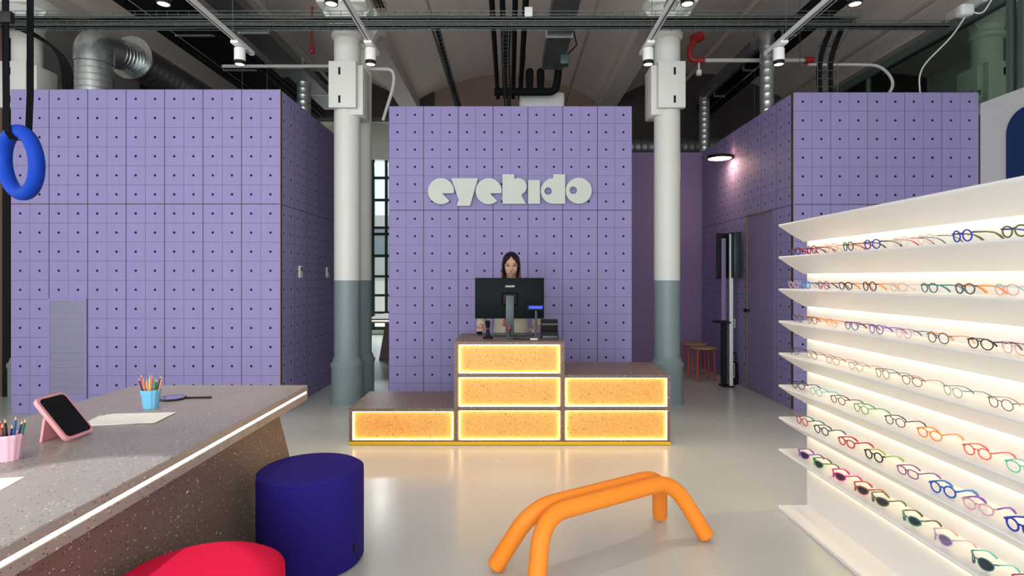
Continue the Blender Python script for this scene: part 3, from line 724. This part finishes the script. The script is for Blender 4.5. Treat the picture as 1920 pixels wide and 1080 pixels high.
MB().prism([(TX, fy, .002), (TX, fy, .02), (TX+.006, fy, .024), (BX, fy, .024), (BX, fy, .002)], (0, ny-fy, 0)).build('base_plate', M['whiteshelf'], t, False)
b = MB()
for z in (.17, .62): b.tube([(BX-.003, fy-.03, z), (BX-.0005, fy-.03, z)], .008, 12)
b.build('screw_cap', M['white'], t)

# ---------------------------------------------------------------- eyeglasses
def rim(kind, w=.021, h=.019, n=28):
    P = []
    for i in range(n):
        a = 2*pi*i/n; c, s = cos(a), sin(a)
        if kind == 'round': e = 1.0; x, y = w*c, w*.97*s
        elif kind == 'panto': x = w*1.08*c*(1+.07*s); y = h*(s if s < 0 else s*.93)
        elif kind == 'octo':
            q = 2*pi/8; k = cos(q/2)/cos(((a+q/2) % q)-q/2); x, y = w*1.06*k*c, h*1.02*k*s
        else: x = w*1.12*math.copysign(abs(c)**.7, c)*(1+.05*s); y = h*.86*math.copysign(abs(s)**.75, s)
        P.append((x, y))
    return P
def proto(kind, thick, wrap=0):
    """front faces -x, width along y, arms run to +x; returns list of (name, mesh)"""
    zc = .0245; L = rim(kind); hw = .0285; out = []
    def place(s, u_, v_, off=0):
        yy = s*hw+u_; ax = abs(yy)/.052
        return Vector((wrap*.028*ax*ax+off - v_*.12, yy, zc+v_))
    f = MB()
    for s in (-1, 1):
        f.tube([place(s, a, b_) for a, b_ in L], thick, 8, closed=True)
    f.tube([place(1, -.0195, .005), Vector((-.001-.009*.12, .004, zc+.010)), Vector((-.001-.009*.12, -.004, zc+.010)), place(-1, .0195, .005)], thick*1.05, 8)
    for s in (-1, 1): f.tube([place(s, s*.021, .009), place(s, s*.0275, .0105), place(s, s*.0285, .0105, .006)], thick*1.2, 8)
    out.append(('frame_front', f))
    for s in (-1, 1):
        a = MB(); p0 = place(s, s*.0285, .0105, .004)
        k = (.110-p0.x)/.11
        a.tube([p0, p0+Vector((.045*k, -s*.001, .001)), p0+Vector((.075*k, -s*.003, -.002)), p0+Vector((.098*k, -s*.005, -.014)), Vector((.112, p0.y-s*.007, .0080))], [thick*.9, thick*.8, thick*.9, thick*1.3, thick*1.3], 8, flat=1.3)
        out.append(('temple', a))
    for s in (-1, 1):
        g_ = MB(); vs = [g_.b.verts.new(place(s, a*.96, b_*.96)) for a, b_ in L]; g_.b.faces.new(vs); out.append(('lens', g_))
    p = MB()
    for s in (-1, 1): p.ell((.006, s*.0085, zc-.001), (.0018, .0016, .005), 8)
    out.append(('nose_pads', p))
    return [(n, b_) for n, b_ in out]
M['lensclear'] = mat('clear lens', (1, 1, 1), .03, trans=1, ior=1.02); M['lensclear'].node_tree.nodes['Principled BSDF'].inputs['Alpha'].default_value = .25
M['lensdark'] = mat('smoked lens', (.03, .035, .05), .08)
M['lensmirror'] = mat('mirrored lens', (.35, .25, .45), .08, .9)
protos = {}
def get_proto(kind, thick, wrap):
    k = (kind, thick, wrap)
    if k not in protos:
        L = []
        for n, b_ in proto(kind, thick, wrap):
            bmesh.ops.recalc_face_normals(b_.b, faces=b_.b.faces)
            me = bpy.data.meshes.new(n); b_.b.to_mesh(me); b_.b.free(); me.shade_smooth(); me.materials.append(M['black']); L.append((n, me))
        protos[k] = L
    return protos[k]
cm = {}
def colm(c):
    if c not in cm:
        cols = dict(navy=(.01, .02, .07), burgundy=(.16, .01, .03), peach=(.85, .38, .20), green=(.015, .10, .06), cobalt=(.01, .03, .42), clear=(.62, .60, .56), olive=(.09, .10, .03),
            grey=(.35, .36, .38), sky=(.03, .22, .60), magenta=(.42, .01, .20), brown=(.10, .035, .02), orange=(.85, .25, .04), black=(.012, .012, .014), beige=(.62, .52, .40), teal=(.02, .16, .17),
            slate=(.10, .12, .18), rose=(.70, .38, .42), mint=(.10, .55, .45), purple=(.22, .06, .42), rust=(.45, .10, .04), lilac=(.50, .38, .58), turquoise=(.05, .50, .55), leaf=(.04, .32, .08),
            coral=(.90, .10, .08), crimson=(.50, .01, .04), plum=(.30, .07, .28), blue=(.02, .10, .45), tortoise=(.16, .08, .04), copper=(.42, .20, .14), lime=(.35, .45, .08), sage=(.12, .28, .22), khaki=(.14, .15, .06), pinkhot=(.65, .02, .25))
        cm[c] = mat('frame '+c, cols[c], .28, .3 if c in ('copper', 'slate') else 0)
    return cm[c]
rows = [  # depth along the shelf from the camera, front colour, arm colour, rim shape, rim radius, lens
 ('top row', 1, 0, [(1490,'navy','crimson','round',2.0,'near-black round'),(1520,'burgundy','burgundy','round',1.9,'burgundy round'),(1556,'peach','peach','round',1.3,'thin peach round'),(1588,'green','rust','round',1.9,'dark green round'),(1633,'cobalt','olive','round',1.9,'farther cobalt blue round'),(1686,'clear','crimson','panto',1.2,'crystal clear red-armed'),(1733,'clear','slate','panto',1.2,'crystal clear dark-armed'),(1801,'cobalt','olive','round',2.0,'nearer cobalt blue round'),(1899,'olive','cobalt','panto',1.9,'olive panto-shaped')]),
 ('second row', 2, 0, [(1486,'rose','grey','round',1.4,'pale rose and grey'),(1509,'sky','teal','round',1.8,'bright blue round'),(1542,'magenta','brown','round',1.6,'magenta round'),(1583,'black','orange','panto',1.7,'black frames with orange arms, farther'),(1628,'black','orange','round',1.7,'black round frames with orange tips, nearer'),(1682,'beige','beige','panto',1.4,'translucent beige'),(1739,'teal','teal','panto',1.6,'dark teal green'),(1806,'slate','orange','panto',2.0,'slate frames with a tangerine arm'),(1884,'rose','mint','panto',1.3,'rose and mint')]),
 ('third row', 3, 0, [(1493,'slate','rust','round',1.6,'slate round'),(1521,'tortoise','orange','panto',1.5,'tortoise frames with orange arms'),(1558,'peach','orange','panto',1.2,'thin peach'),(1594,'blue','brown','panto',1.6,'petrol blue'),(1640,'purple','purple','round',1.5,'purple round'),(1691,'rose','slate','panto',1.2,'pale pink translucent'),(1756,'slate','orange','round',1.4,'grey round frames with orange arms'),(1835,'black','black','panto',1.5,'black oval'),(1899,'rose','brown','panto',1.2,'pale rose nearest')]),
 ('fourth row', 4, 0, [(1487,'black','black','panto',1.0,'thin black wire'),(1520,'tortoise','rust','panto',1.0,'dark bronze wire'),(1559,'copper','rust','panto',1.0,'copper wire frames with red arms'),(1602,'copper','copper','panto',.9,'fine rose-copper wire'),(1652,'brown','brown','round',.9,'dark brown round wire'),(1707,'burgundy','copper','panto',1.0,'burgundy wire'),(1783,'sage','teal','panto',.9,'sage green wire'),(1873,'brown','copper','octo',1.0,'angular brown wire')]),
 ('fifth row', 5, 0, [(1495,'black','black','panto',1.5,'black panto'),(1528,'turquoise','turquoise','panto',1.3,'turquoise'),(1569,'burgundy','brown','octo',1.4,'maroon angular'),(1612,'leaf','leaf','panto',1.4,'leaf green'),(1676,'navy','black','octo',1.3,'navy angular'),(1740,'orange','orange','panto',1.7,'bright orange'),(1829,'coral','coral','octo',1.6,'coral red angular'),(1915,'mint','mint','panto',1.5,'mint green')]),
 ('sixth row', 6, 0, [(1502,'crimson','teal','round',1.8,'crimson round frames with teal arms'),(1538,'navy','slate','round',2.0,'dark navy round'),(1585,'crimson','crimson','panto',2.2,'thick crimson'),(1636,'black','lime','round',2.2,'thick black frames with lime arm bases'),(1699,'plum','plum','rect',1.8,'plum purple'),(1765,'blue','sky','round',2.4,'thick mid-blue'),(1831,'rose','purple','panto',2.2,'thick pale pink frames with purple arms'),(1912,'cobalt','cobalt','round',2.4,'thick cobalt blue')]),
 ('bottom row', 7, 1, [(1499,'purple','purple','panto',2.0,'violet sunglasses'),(1526,'leaf','khaki','panto',2.0,'fern green sunglasses with black tips'),(1564,'pinkhot','pinkhot','panto',2.2,'hot pink sunglasses'),(1605,'rust','rust','panto',2.2,'rust orange sunglasses'),(1640,'khaki','khaki','panto',1.9,'khaki sunglasses'),(1699,'sage','olive','octo',2.0,'sage green flower-edged sunglasses'),(1756,'lilac','rose','round',1.6,'lilac mirrored round sunglasses'),(1829,'teal','mint','round',1.6,'teal round sunglasses'),(1910,'magenta','magenta','rect',2.0,'magenta sunglasses cut by the picture edge')])]
for rname, si, sun, items in rows:
    for (px, fc, ac, kind, th_, look) in items:
        dist = round(1831/(px-955), 3)          # metres from the camera's plane along the shelf
        word = '' if sun else ' glasses' if 'frames' not in look else ''
        e = thing('sunglasses' if sun else 'eyeglasses', '%s%s standing in the %s of the display' % (look, word, rname), 'sunglasses' if sun else 'glasses', (1.683, dist, zs[si]+.0006), 'glasses in the %s of the lit display' % rname)
        e.rotation_euler = (0, 0, R(random.uniform(-7, 7)+(9 if si in (5, 6) else 0)))
        for n, me in get_proto(kind, round(th_*.00135, 5), .9 if sun else .15):
            o = bpy.data.objects.new(n, me); C.objects.link(o); o.parent = e
            o.material_slots[0].link = 'OBJECT'
            o.material_slots[0].material = {'frame_front': colm(fc), 'temple': colm(ac), 'nose_pads': M['lensclear']}.get(n) or (M['lensclear'] if not sun else (M['lensmirror'] if fc == 'lilac' else M['lensdark']))

# ================================================================ RIGHT RECESS: MACHINE, STOOLS, LAMP, SOCKET
t = thing('vision_test_stand', 'tall slim eye test stand with dark head and white post by the right cabin', 'test stand', (2.85, 7.5, 0))
MB().box(2.842, 2.888, 7.50, 7.52, 0, 1.98, .004).build('post', M['white'], t)
MB().box(2.86, 2.955, 7.40, 7.70, 1.41, 2.0, .01).build('head', M['teal'], t)
MB().box(2.74, 2.86, 7.66, 7.70, 1.40, 2.0, .005).build('side_frame', M['black'], t)
MB().box(2.775, 2.83, 7.60, 7.62, .86, 1.93).build('mirror', M['lav_plain'], t, False)  # plain lavender painted in place of the mirror's reflection
MB().box(2.68, 2.84, 7.45, 7.70, .83, .85, .003).build('tray', M['black'], t)
MB().box(2.77, 2.835, 7.58, 7.62, .03, .83).build('lower_panel', M['black'], t, False)
MB().box(2.76, 2.90, 7.48, 7.66, 0, .02, .003).build('foot', M['black'], t)
t = thing('bag', 'small black bag with a white framed card leaning at the foot of the test stand', 'bag', (2.98, 7.7, 0))
p = MB(); p.box(2.945, 3.02, 7.66, 7.78, .0, .30, .02); p.build('body', M['black'], t)
MB().tube(bend([(2.96, 7.70, .29), (2.96, 7.70, .42), (3.0, 7.70, .42), (3.0, 7.70, .29)], .03), .008, 8).build('handle', M['black'], t)
f = MB(); f.box(2.925, 2.933, 7.652, 7.658, .10, .29); f.box(2.957, 2.965, 7.652, 7.658, .10, .29); f.box(2.933, 2.957, 7.652, 7.658, .10, .112); f.box(2.933, 2.957, 7.652, 7.658, .278, .29); f.build('card_frame', M['white'], t, False)
t = thing('wall_socket', 'white double socket on the dark cabin side behind the test stand', 'socket', (3.045, 7.87, .78))
MB().box(3.03, 3.046, 7.83, 7.91, .74, .86, .004).build('plate', M['white'], t)
MB().box(3.027, 3.031, 7.85, 7.89, .76, .79).box(3.027, 3.031, 7.85, 7.89, .81, .84).build('outlet', M['greyplastic'], t, False)
def stool():
    t = thing('stool', 'x', 'stool', (0, 0, 0), 'round wooden stools in the recess')
    b = MB(); b.lathe([(0, .432), (.17, .432), (.182, .438), (.184, .448), (.178, .457), (0, .458)], 0, 0, 40); b.build('seat', M['wood'], t)
    for k in range(4):
        a = R(45+90*k); c, s = cos(a), sin(a)
        P = bend([(c*.05, s*.05, .422), (c*.155, s*.155, .422), (c*.175, s*.175, .012)], .05); MB().tube(P, .0115, 10).build('leg', M['orangeleg'], t)
    return t
s1 = stool(); s1.location = (2.69, 8.07, 0); s1['label'] = 'wooden stool with orange-red legs, nearer of the pair in the recess'
s2 = s1.copy(); C.objects.link(s2); s2.location = (2.72, 8.55, 0); s2['label'] = 'wooden stool with orange-red legs, farther of the pair in the recess'
for ch in list(s1.children):
    c = ch.copy(); C.objects.link(c); c.parent = s2
t = thing('wall_lamp', 'round flat black wall lamp glowing downward on the right cabin side', 'lamp', (2.86, 7.9, 3.03))
b = MB(); b.lathe([(0, 3.075), (.15, 3.075), (.162, 3.07), (.165, 3.05), (.165, 3.035), (.157, 3.030), (.15, 3.034), (.0, 3.034)], 2.86, 7.9, 48); b.build('shade', M['black'], t)
b = MB(); b.lathe([(0, 3.033), (.152, 3.033)], 2.86, 7.9, 48); b.build('diffuser', M['lamp'], t)
MB().box(3.0, 3.046, 7.87, 7.93, 3.03, 3.08, .004).build('bracket', M['black'], t)
l = bpy.data.lights.new('bulb', 'POINT'); l.energy = 4; l.color = (1, .52, .34); l.shadow_soft_size = .04
lo = bpy.data.objects.new('bulb', l); C.objects.link(lo); lo.parent = t; lo.location = (.02, 0, -.11); l.shadow_soft_size = .08
l2 = l.copy(); l2.energy = .8; lo2 = bpy.data.objects.new('bulb', l2); C.objects.link(lo2); lo2.parent = t; lo2.location = (.12, 0, .09)

# ================================================================ CEILING SERVICES
def track(X, label, spots):
    t = thing('lighting_track', label, 'lighting track', (X, 3, 3.3), 'white lighting tracks')
    MB().box(X-.019, X+.019, .2, 4.9, 3.285, 3.32, .003).build('rail', M['white'], t)
    MB().box(X-.006, X+.006, .25, 4.85, 3.283, 3.286).build('channel', M['greyplastic'], t, False)
    for y in (1.2, 4.55): MB().tube([(X, y, 3.32), (X, y, 4.75)], .0022, 6).build('suspension_cable', M['steelwire'], t)
    for y, where in spots:
        s = thing('track_spotlight', 'white cylinder spotlight %s' % where, 'spotlight', (X, y, 3.15), 'spotlights on the tracks')
        b = MB(); b.lathe([(0, 3.255), (.040, 3.255), (.043, 3.25), (.043, 3.155)], X, y, 28); b.build('body', M['white'], s)
        b = MB(); b.lathe([(.043, 3.16), (.041, 3.155), (.041, 3.125), (.036, 3.125), (.034, 3.14), (0, 3.14)], X, y, 28); b.build('baffle', M['black'], s)
        b = MB(); b.lathe([(0, 3.1285), (.034, 3.1285)], X, y, 24); b.build('lens', M['lamp'], s)
        b = MB(); b.box(X-.03, X+.03, y-.1, y+.05, 3.262, 3.285, .003); b.tube([(X, y, 3.25), (X, y, 3.27)], .01, 8); b.build('adapter', M['white'], s)
        l = bpy.data.lights.new('bulb', 'SPOT'); l.energy = 45; l.color = (1, .84, .66); l.spot_size = R(60); l.spot_blend = .5; l.shadow_soft_size = .03
        o = bpy.data.objects.new('bulb', l); C.objects.link(o); o.parent = s; o.location = (0, 0, -.05)
for X, w in ((-2.165, 'leftmost track'), (-1.115, 'track before the left column'), (1.115, 'track before the right column'), (2.165, 'rightmost track')):
    track(X, 'white ceiling lighting rail, the %s' % w, [(4.67, 'hanging at the far end of the %s' % w), (3.64, 'cut by the top picture edge on the %s' % w)])

for X, y, tgt, where in ((-2.165, 2.3, (-1.33, 1.74, .7), 'added out of view to make the daylight patch on the speckled table'),):  # added unseen spot, stands in for daylight falling on table and red pouf
    s = thing('track_spotlight', 'white cylinder spotlight %s' % where, 'spotlight', (X, y, 3.15), 'spotlights on the tracks')
    b = MB(); b.lathe([(0, 3.255), (.040, 3.255), (.043, 3.25), (.043, 3.155), (.03, 3.15), (0, 3.15)], X, y, 28); b.tube([(X, y, 3.25), (X, y, 3.285)], .01, 8); b.build('body', M['white'], s)
    l = bpy.data.lights.new('bulb', 'SPOT'); l.energy = 170; l.color = (.97, .98, 1); l.spot_size = R(20); l.spot_blend = .25; l.shadow_soft_size = .02
    o = bpy.data.objects.new('bulb', l); C.objects.link(o); o.parent = s; o.location = (0, 0, -.05); o.rotation_euler = (Vector(tgt)-Vector((X, y, 3.1))).to_track_quat('-Z', 'Y').to_euler()

def wire_tray(name, label, x0, x1, y, z, w=.12, h=.07, along='x', fill=4, cat='cable tray'):
    t = thing(name, label, cat, ((x0+x1)/2, y, z) if along == 'x' else (y, (x0+x1)/2, z), 'wire mesh cable trays')
    b = MB()
    def Q(a, c, d): return (a, y+c, z+d) if along == 'x' else (y+c, a, z+d)
    for c, d in ((-w/2, h), (-w/2, h/2), (-w/2, 0), (0, 0), (w/2, 0), (w/2, h)): b.tube([Q(x0, c, d), Q(x1, c, d)], .0035, 5)
    n = int((x1-x0)/.11)
    for i in range(n+1):
        a = x0+(x1-x0)*i/n; b.tube([Q(a, -w/2, h), Q(a, -w/2, 0), Q(a, w/2, 0), Q(a, w/2, h)], .0028, 4)
    b.build('wire_basket', M['steelwire'], t)
    for k in range(fill):
        c = -w/2+w*(k+.5)/fill; r = random.uniform(.010, .016); N_ = max(4, int((x1-x0)/.7)); sd = random.random()*6
        b = MB(); b.tube([Q(x0+.02+(x1-x0-.04)*i/N_, c+.008*sin(i*1.7+sd), r+.006+.006*sin(i*2.3+sd)) for i in range(N_+1)], r, 7); b.build('cable', M['cable'] if k % 3 else M['cablegrey'], t)
    return t
wire_tray('cable_tray', 'long wire mesh cable tray across the whole ceiling, upper one', -6.6, 3.6, 6.02, 4.07, .16, .07, fill=5)
wire_tray('cable_tray', 'long wire mesh cable tray just beneath the upper one', -6.6, 4.55, 5.98, 3.985, .12, .05, fill=4)
wire_tray('cable_tray', 'wire mesh cable tray receding left of the ceiling middle', 6.1, 10.8, -.78, 4.02, .08, .05, 'y', 3)
wire_tray('cable_tray', 'wire mesh cable tray receding along the ceiling middle', 6.1, 9.6, -.03, 4.02, .10, .05, 'y', 3)
wire_tray('cable_tray', 'wire mesh cable tray running forward before the left column', 4.0, 5.9, -1.30, 4.13, .10, .05, 'y', 3)
wire_tray('cable_tray', 'wire mesh cable tray running forward before the right column', 4.0, 5.9, 1.62, 4.13, .10, .05, 'y', 3)
# vertical ladder drop over right cabin
t = thing('cable_drop', 'vertical wire ladder with black cables dropping onto the right cabin', 'cable tray', (3.55, 6.5, 3.4))
b = MB()
for x in (3.42, 3.53, 3.64): b.tube([(x, 6.45, 3.41), (x, 6.45, 3.95), (x, 6.16, 4.1)], .004, 5)
for i in range(7): b.box(3.42, 3.64, 6.444, 6.456, 3.44+.09*i, 3.446+.09*i)
b.build('ladder', M['steelwire'], t)
for x in (3.46, 3.49, 3.58, 3.61): MB().tube(bend([(x, 6.5, 3.41), (x-.02, 6.5, 3.85), (x, 6.22, 4.17), (x-.3, 6.15, 4.17)], .2), .016, 8).build('cable', M['cable'], t)
# left cable arc
t = thing('cable_bundle', 'black cables arching down behind the left cabin top', 'cables', (-4.9, 6.4, 3.4))
for k in range(5):
    MB().tube(bend([(-5.7+.02*k, 6.16, 4.19-.01*k), (-5.3+.02*k, 6.3, 4.17-.02*k), (-5.02+.028*k, 6.5, 3.95-.02*k), (-5.01+.028*k, 6.55, 3.362)], .35, 8), .012, 8).build('cable', M['cable'], t)
def pipe(name, P, r, m, label, cat='pipe', n=14, rad=.1, group=None):
    return MB().tube(bend(P, rad, 5) if len(P) > 2 else P, r, n).build(name, m, None, label=label, cat=cat, group=group)
def spiral(b, P0, P1, r, step=.09, k=1.02):
    P0 = Vector(P0); P1 = Vector(P1); L = (P1-P0).length; n = max(1, int(L/step)); P = []; rs = []
    for i in range(n):
        for f_, q in ((0, 1), (.8, 1), (.86, k), (.94, k)): P.append(P0.lerp(P1, (i+f_)/n)); rs.append(r*q)
    P.append(P1); rs.append(r); b.tube(P, rs, 28)
# big duct left
t = thing('ventilation_duct', 'large shiny spiral duct with an elbow above the left cabin', 'duct', (-4.64, 6.5, 3.4))
b = MB(); spiral(b, (-4.64, 6.5, 3.375), (-4.64, 6.5, 3.80), .185, .07); b.build('riser', M['galv'], t)
b = MB(); el = bend([(-4.64, 6.5, 3.80), (-4.64, 6.5, 4.02), (-4.62, 6.74, 4.04)], .21, 6); b.tube(el, .195, 28, False); b.build('elbow', M['galv'], t)
b = MB(); spiral(b, (-4.62, 6.72, 4.04), (-4.60, 7.06, 4.08), .175, .05, 1.03); b.build('collar', M['galv'], t)
b = MB(); b.tube([(-4.60, 7.06, 4.09), (-4.60, 7.085, 4.09)], .262, 36); b.build('flange', M['galv'], t)
b = MB(); spiral(b, (-4.60, 7.08, 4.09), (-4.58, 10.9, 4.09), .215, .12, 1.015); b.build('main_duct', M['galvdark'], t)
# thinner spiral ducts
t = thing('spiral_duct', 'slim spiral duct with elbow rising behind the right cabin edge', 'duct', (3.1, 7.0, 3.4), 'spiral ducts of the ceiling')
b = MB(); spiral(b, (3.19, 7.2, 3.40), (3.19, 7.2, 4.28), .085, .09); b.build('riser', M['galv'], t)
b = MB(); b.tube(bend([(3.19, 7.2, 4.26), (3.19, 7.2, 4.42), (3.19, 7.5, 4.42)], .13, 5), .09, 24); b.build('elbow', M['galv'], t)
b = MB(); spiral(b, (3.19, 7.48, 4.42), (3.17, 9.5, 4.40), .09, .1); b.build('run', M['galvdark'], t)
b = MB(); spiral(b, (3.17, 9.45, 3.0), (3.17, 9.45, 4.36), .085, .09); b.build('far_riser', M['galv'], t)
t = MB(); spiral(t, (1.3, 10.8, 3.83), (4.6, 10.8, 3.83), .19, .12); t.build('spiral_duct', M['galvdark'], None, label='dark horizontal spiral duct passing behind the right column', cat='duct', group='spiral ducts of the ceiling')
t = MB(); spiral(t, (-3.04, 8.6, 3.362), (-3.04, 8.6, 4.3), .10, .09); t.build('spiral_duct', M['galv'], None, label='vertical spiral duct in the dark behind the left cabin corner', cat='duct', group='spiral ducts of the ceiling')
# black service pipes: receding
def run(x0, z, r, y0, y1, m, name, label, cat='pipe', group=None, rect=None):
    X = (x0-955)/521*(z-1.413)
    if rect:
        b = MB().box(X-rect[0]/2, X+rect[0]/2, y0, y1, z, z+rect[1])
        yy = y0+.3
        fl = []
        while yy < y1: fl.append(yy); yy += 1.2
        o = b.build(name, m, None, False, label=label, cat=cat, group=group)
        for q in fl: MB().box(X-rect[0]/2-.02, X+rect[0]/2+.02, q-.015, q+.015, z-.02, z+rect[1]+.02).build('flange', M['galv'] if m != M['black'] else m, o, False)
        return o
    return pipe(name, [(X, y0, z), (X, y1, z)], r, m, label, cat, group=group)
G = 'black insulated pipes under the ceiling'
for x0, r, w in ((922, .032, 'first from the left of the middle four'), (942, .032, 'second from the left of the middle four'), (966, .032, 'third from the left of the middle four'), (986, .036, 'rightmost of the middle four'),
                 (225, .05, 'outermost over the left cabin'), (334, .05, 'second over the left cabin'), (354, .035, 'innermost over the left cabin'), (1585, .05, 'beside the black duct over the right cabin')):
    run(x0, 4.42, r, 4.5, 9.7 if 900 < x0 < 1000 else 10.8, M['cable'], 'insulated_pipe', 'black insulated pipe under the ceiling, %s' % w, 'pipe', G)
run(1063, 4.40, 0, 4.5, 8.35, M['galvdark'], 'rectangular_duct', 'flat grey rectangular duct right of the ceiling middle', 'duct', 'rectangular ducts', (.30, .14))
run(412, 4.45, 0, 4.5, 10.5, M['galvdark'], 'rectangular_duct', 'flat grey rectangular duct over the left cabin', 'duct', 'rectangular ducts', (.34, .12))
run(282, 4.42, 0, 4.5, 10.8, M['cable'], 'rectangular_duct', 'wide black rectangular duct over the left cabin', 'duct', 'rectangular ducts', (.46, .14))
run(1555, 4.42, 0, 4.5, 10.5, M['cable'], 'rectangular_duct', 'black rectangular duct over the right cabin', 'duct', 'rectangular ducts', (.14, .12))
run(800, 4.50, .018, 4.5, 9.5, M['pipebeige'], 'sprinkler_pipe', 'thin pale pipe receding left of the ceiling middle', 'pipe', 'thin sprinkler pipes')
run(1122, 4.50, .018, 4.5, 10.5, M['pipebeige'], 'sprinkler_pipe', 'thin pale pipe receding right of the ceiling middle', 'pipe', 'thin sprinkler pipes')
run(480, 4.50, .026, 4.5, 10.8, M['pipebeige'], 'sprinkler_pipe', 'pale pipe receding toward the left column', 'pipe', 'thin sprinkler pipes')
run(1750, 4.50, .024, 4.5, 10.8, M['pipebeige'], 'sprinkler_pipe', 'pale pipe receding over the right cabin', 'pipe', 'thin sprinkler pipes')
run(1420, 4.50, .026, 4.5, 10.8, M['pipebeige'], 'sprinkler_pipe', 'pale pipe receding just right of the right column', 'pipe', 'thin sprinkler pipes')
pipe('conduit', [(-3.75, 7.6, 4.18), (-2.28, 7.6, 4.18), (-2.28, 7.9, 4.15)], .022, M['pipewhite'], 'white horizontal pipe over the left cabin ending at a red joint')
pipe('conduit', [(-1.84, 6.9, 3.89), (-1.37, 6.9, 3.89), (-1.37, 6.9, 3.7), (-1.50, 6.9, 3.28)], .02, M['pipewhite'], 'white pipe leaving the left column and bending down', rad=.12)
t = thing('sprinkler_line', 'white horizontal pipe with red couplings before the right cabin top', 'pipe', (3, 7.3, 4.1))
MB().tube([(2.44, 7.45, 4.20), (3.86, 7.45, 4.20)], .026, 12).build('pipe', M['pipewhite'], t)
b = MB(); b.tube(bend([(2.50, 7.45, 4.20), (2.32, 7.45, 4.20), (2.30, 7.45, 4.36), (2.42, 7.45, 4.50)], .08), .036, 12); b.build('elbow_coupling', M['redfit'], t)
b = MB(); b.tube([(3.78, 7.45, 4.20), (3.89, 7.45, 4.20)], .042, 12); b.build('coupling', M['redfit'], t)
b = MB(); b.tube([(2.35, 7.42, 4.46), (2.46, 7.48, 4.52)], .065, 12); b.build('end_cap', M['redfit'], t)
b = MB(); b.tube([(2.43, 7.45, 4.17), (2.43, 7.45, 4.06)], .012, 8); b.tube([(2.43, 7.45, 4.07), (2.43, 7.45, 4.01)], .035, 14); b.build('sprinkler_head', M['white'], t)
pipe('conduit', [(3.60, 7.0, 3.98), (4.22, 7.0, 3.98), (4.48, 7.0, 3.97), (4.66, 7.0, 3.75), (4.4, 7.0, 3.42)], .018, M['pipewhite'], 'white pipe with hose curling down onto the right cabin', rad=.2)
t = MB(); t.ell((-2.68, 7.9, 4.5), (.04, .04, .05), 10); t.tube([(-2.68, 7.9, 4.47), (-2.68, 7.9, 5.12)], .014, 8); t.build('fire_sprinkler', M['redfit'], None, label='small red sprinkler fitting left of the left column', cat='sprinkler')
# AC unit and black pipework in the middle
t = thing('ceiling_unit', 'pale boxy air handling unit above the sign wall', 'air conditioner', (.5, 8.9, 4.0))
MB().box(.15, .84, 8.8, 9.2, 3.95, 4.24, .05, 3).build('casing', M['white'], t)
for x in (.25, .75): MB().tube([(x, 9, 4.2), (x, 9, 4.9)], .006, 6).build('hanger', M['steelwire'], t)
t = thing('pipe_loop', 'thick black pipe loop with two rounded stubs before the air handling unit', 'pipe', (.2, 8.55, 4.15))
MB().tube(bend([(-.22, 8.55, 4.15), (.68, 8.55, 4.15), (.72, 8.55, 4.42), (.72, 8.55, 5.1)], .1), .055, 14).build('pipe', M['cable'], t)
for x in (.30, .46): MB().tube([(x, 8.55, 4.16), (x, 8.55, 4.40), (x, 8.55, 4.46), (x, 8.55, 4.49)], [.045, .058, .055, .03], 14).build('stub', M['cable'], t)
t = thing('small_projector', 'small grey device on a bracket under the flat grey duct', 'device', (.72, 6.9, 4.0))
MB().box(.60, .70, 6.82, 6.95, 3.93, 4.04, .008).build('body', M['greyplastic'], t)
MB().tube([(.66, 6.9, 4.03), (.80, 6.9, 4.18), (.76, 6.9, 4.35)], .01, 8).build('bracket', M['black'], t)
MB().box(.155, .235, 5.90, 5.93, 4.07, 4.165, .004).build('junction_box', M['white'], None, label='white twin socket box clipped on the cable tray middle', cat='junction box')
t = thing('junction_box', 'round white junction box at the right end of the cable tray', 'junction box', (4.63, 5.95, 4.16))
MB().box(4.58, 4.72, 5.88, 6.0, 4.08, 4.20, .03, 3).build('case', M['white'], t)
MB().tube(bend([(4.66, 5.95, 4.08), (4.65, 6.1, 3.95), (4.50, 6.4, 3.7), (4.6, 6.5, 3.41)], .15), .008, 8).build('cable', M['white'], t)
MB().tube(bend([(4.70, 5.95, 4.15), (4.80, 5.9, 4.08), (4.85, 5.8, 4.25), (4.98, 5.7, 4.28)], .08), .007, 8).build('cable', M['white'], t)
for i, (x, y) in enumerate(((-3.4, 7.4), (-3.25, 7.8), (3.45, 6.9), (3.5, 8.3), (3.9, 7.0))):
    MB().tube([(x, y, 3.355 if x < 0 else 3.385), (x, y, 5.12)], .004, 6).build('hanger_wire', M['steelwire'], None, label='thin steel hanger wire above a lavender cabin', cat='wire', group='thin steel hanger wires above the lavender cabins')

# ================================================================ OUTSIDE, beyond the rear window
MB().box(-30, 20, 15.2, 60, -.3, -.1).build('ground', mat('paving outside', (.35, .35, .33), .8), None, False, kind='structure')
MB().box(-12, 2, 21.8, 22.1, -.1, 1.3).build('trim_11', mat('stone garden wall', (.42, .40, .37), .9), None, False, kind='structure')
t = thing('house', 'pale house with a red roof far outside the rear window', 'building', (-9, 40, 0))
MB().box(-16, -2, 38, 46, -.1, 5.5).build('wall', mat('pale render', (.55, .53, .5), .9), t, False)
MB().prism([(-17, 37, 2.2), (-17, 41, 4.0), (-17, 41, 2.0)], (7.5, 0, 0)).build('roof', mat('red tiles', (.40, .10, .06), .8), t, False)
b = MB()
for x in (-14, -11.5, -9, -6.5, -4): b.box(x, x+.9, 37.97, 38.02, 2.9, 4.6)
b.build('window', mat('far window', (.2, .24, .28), .4), t, False)
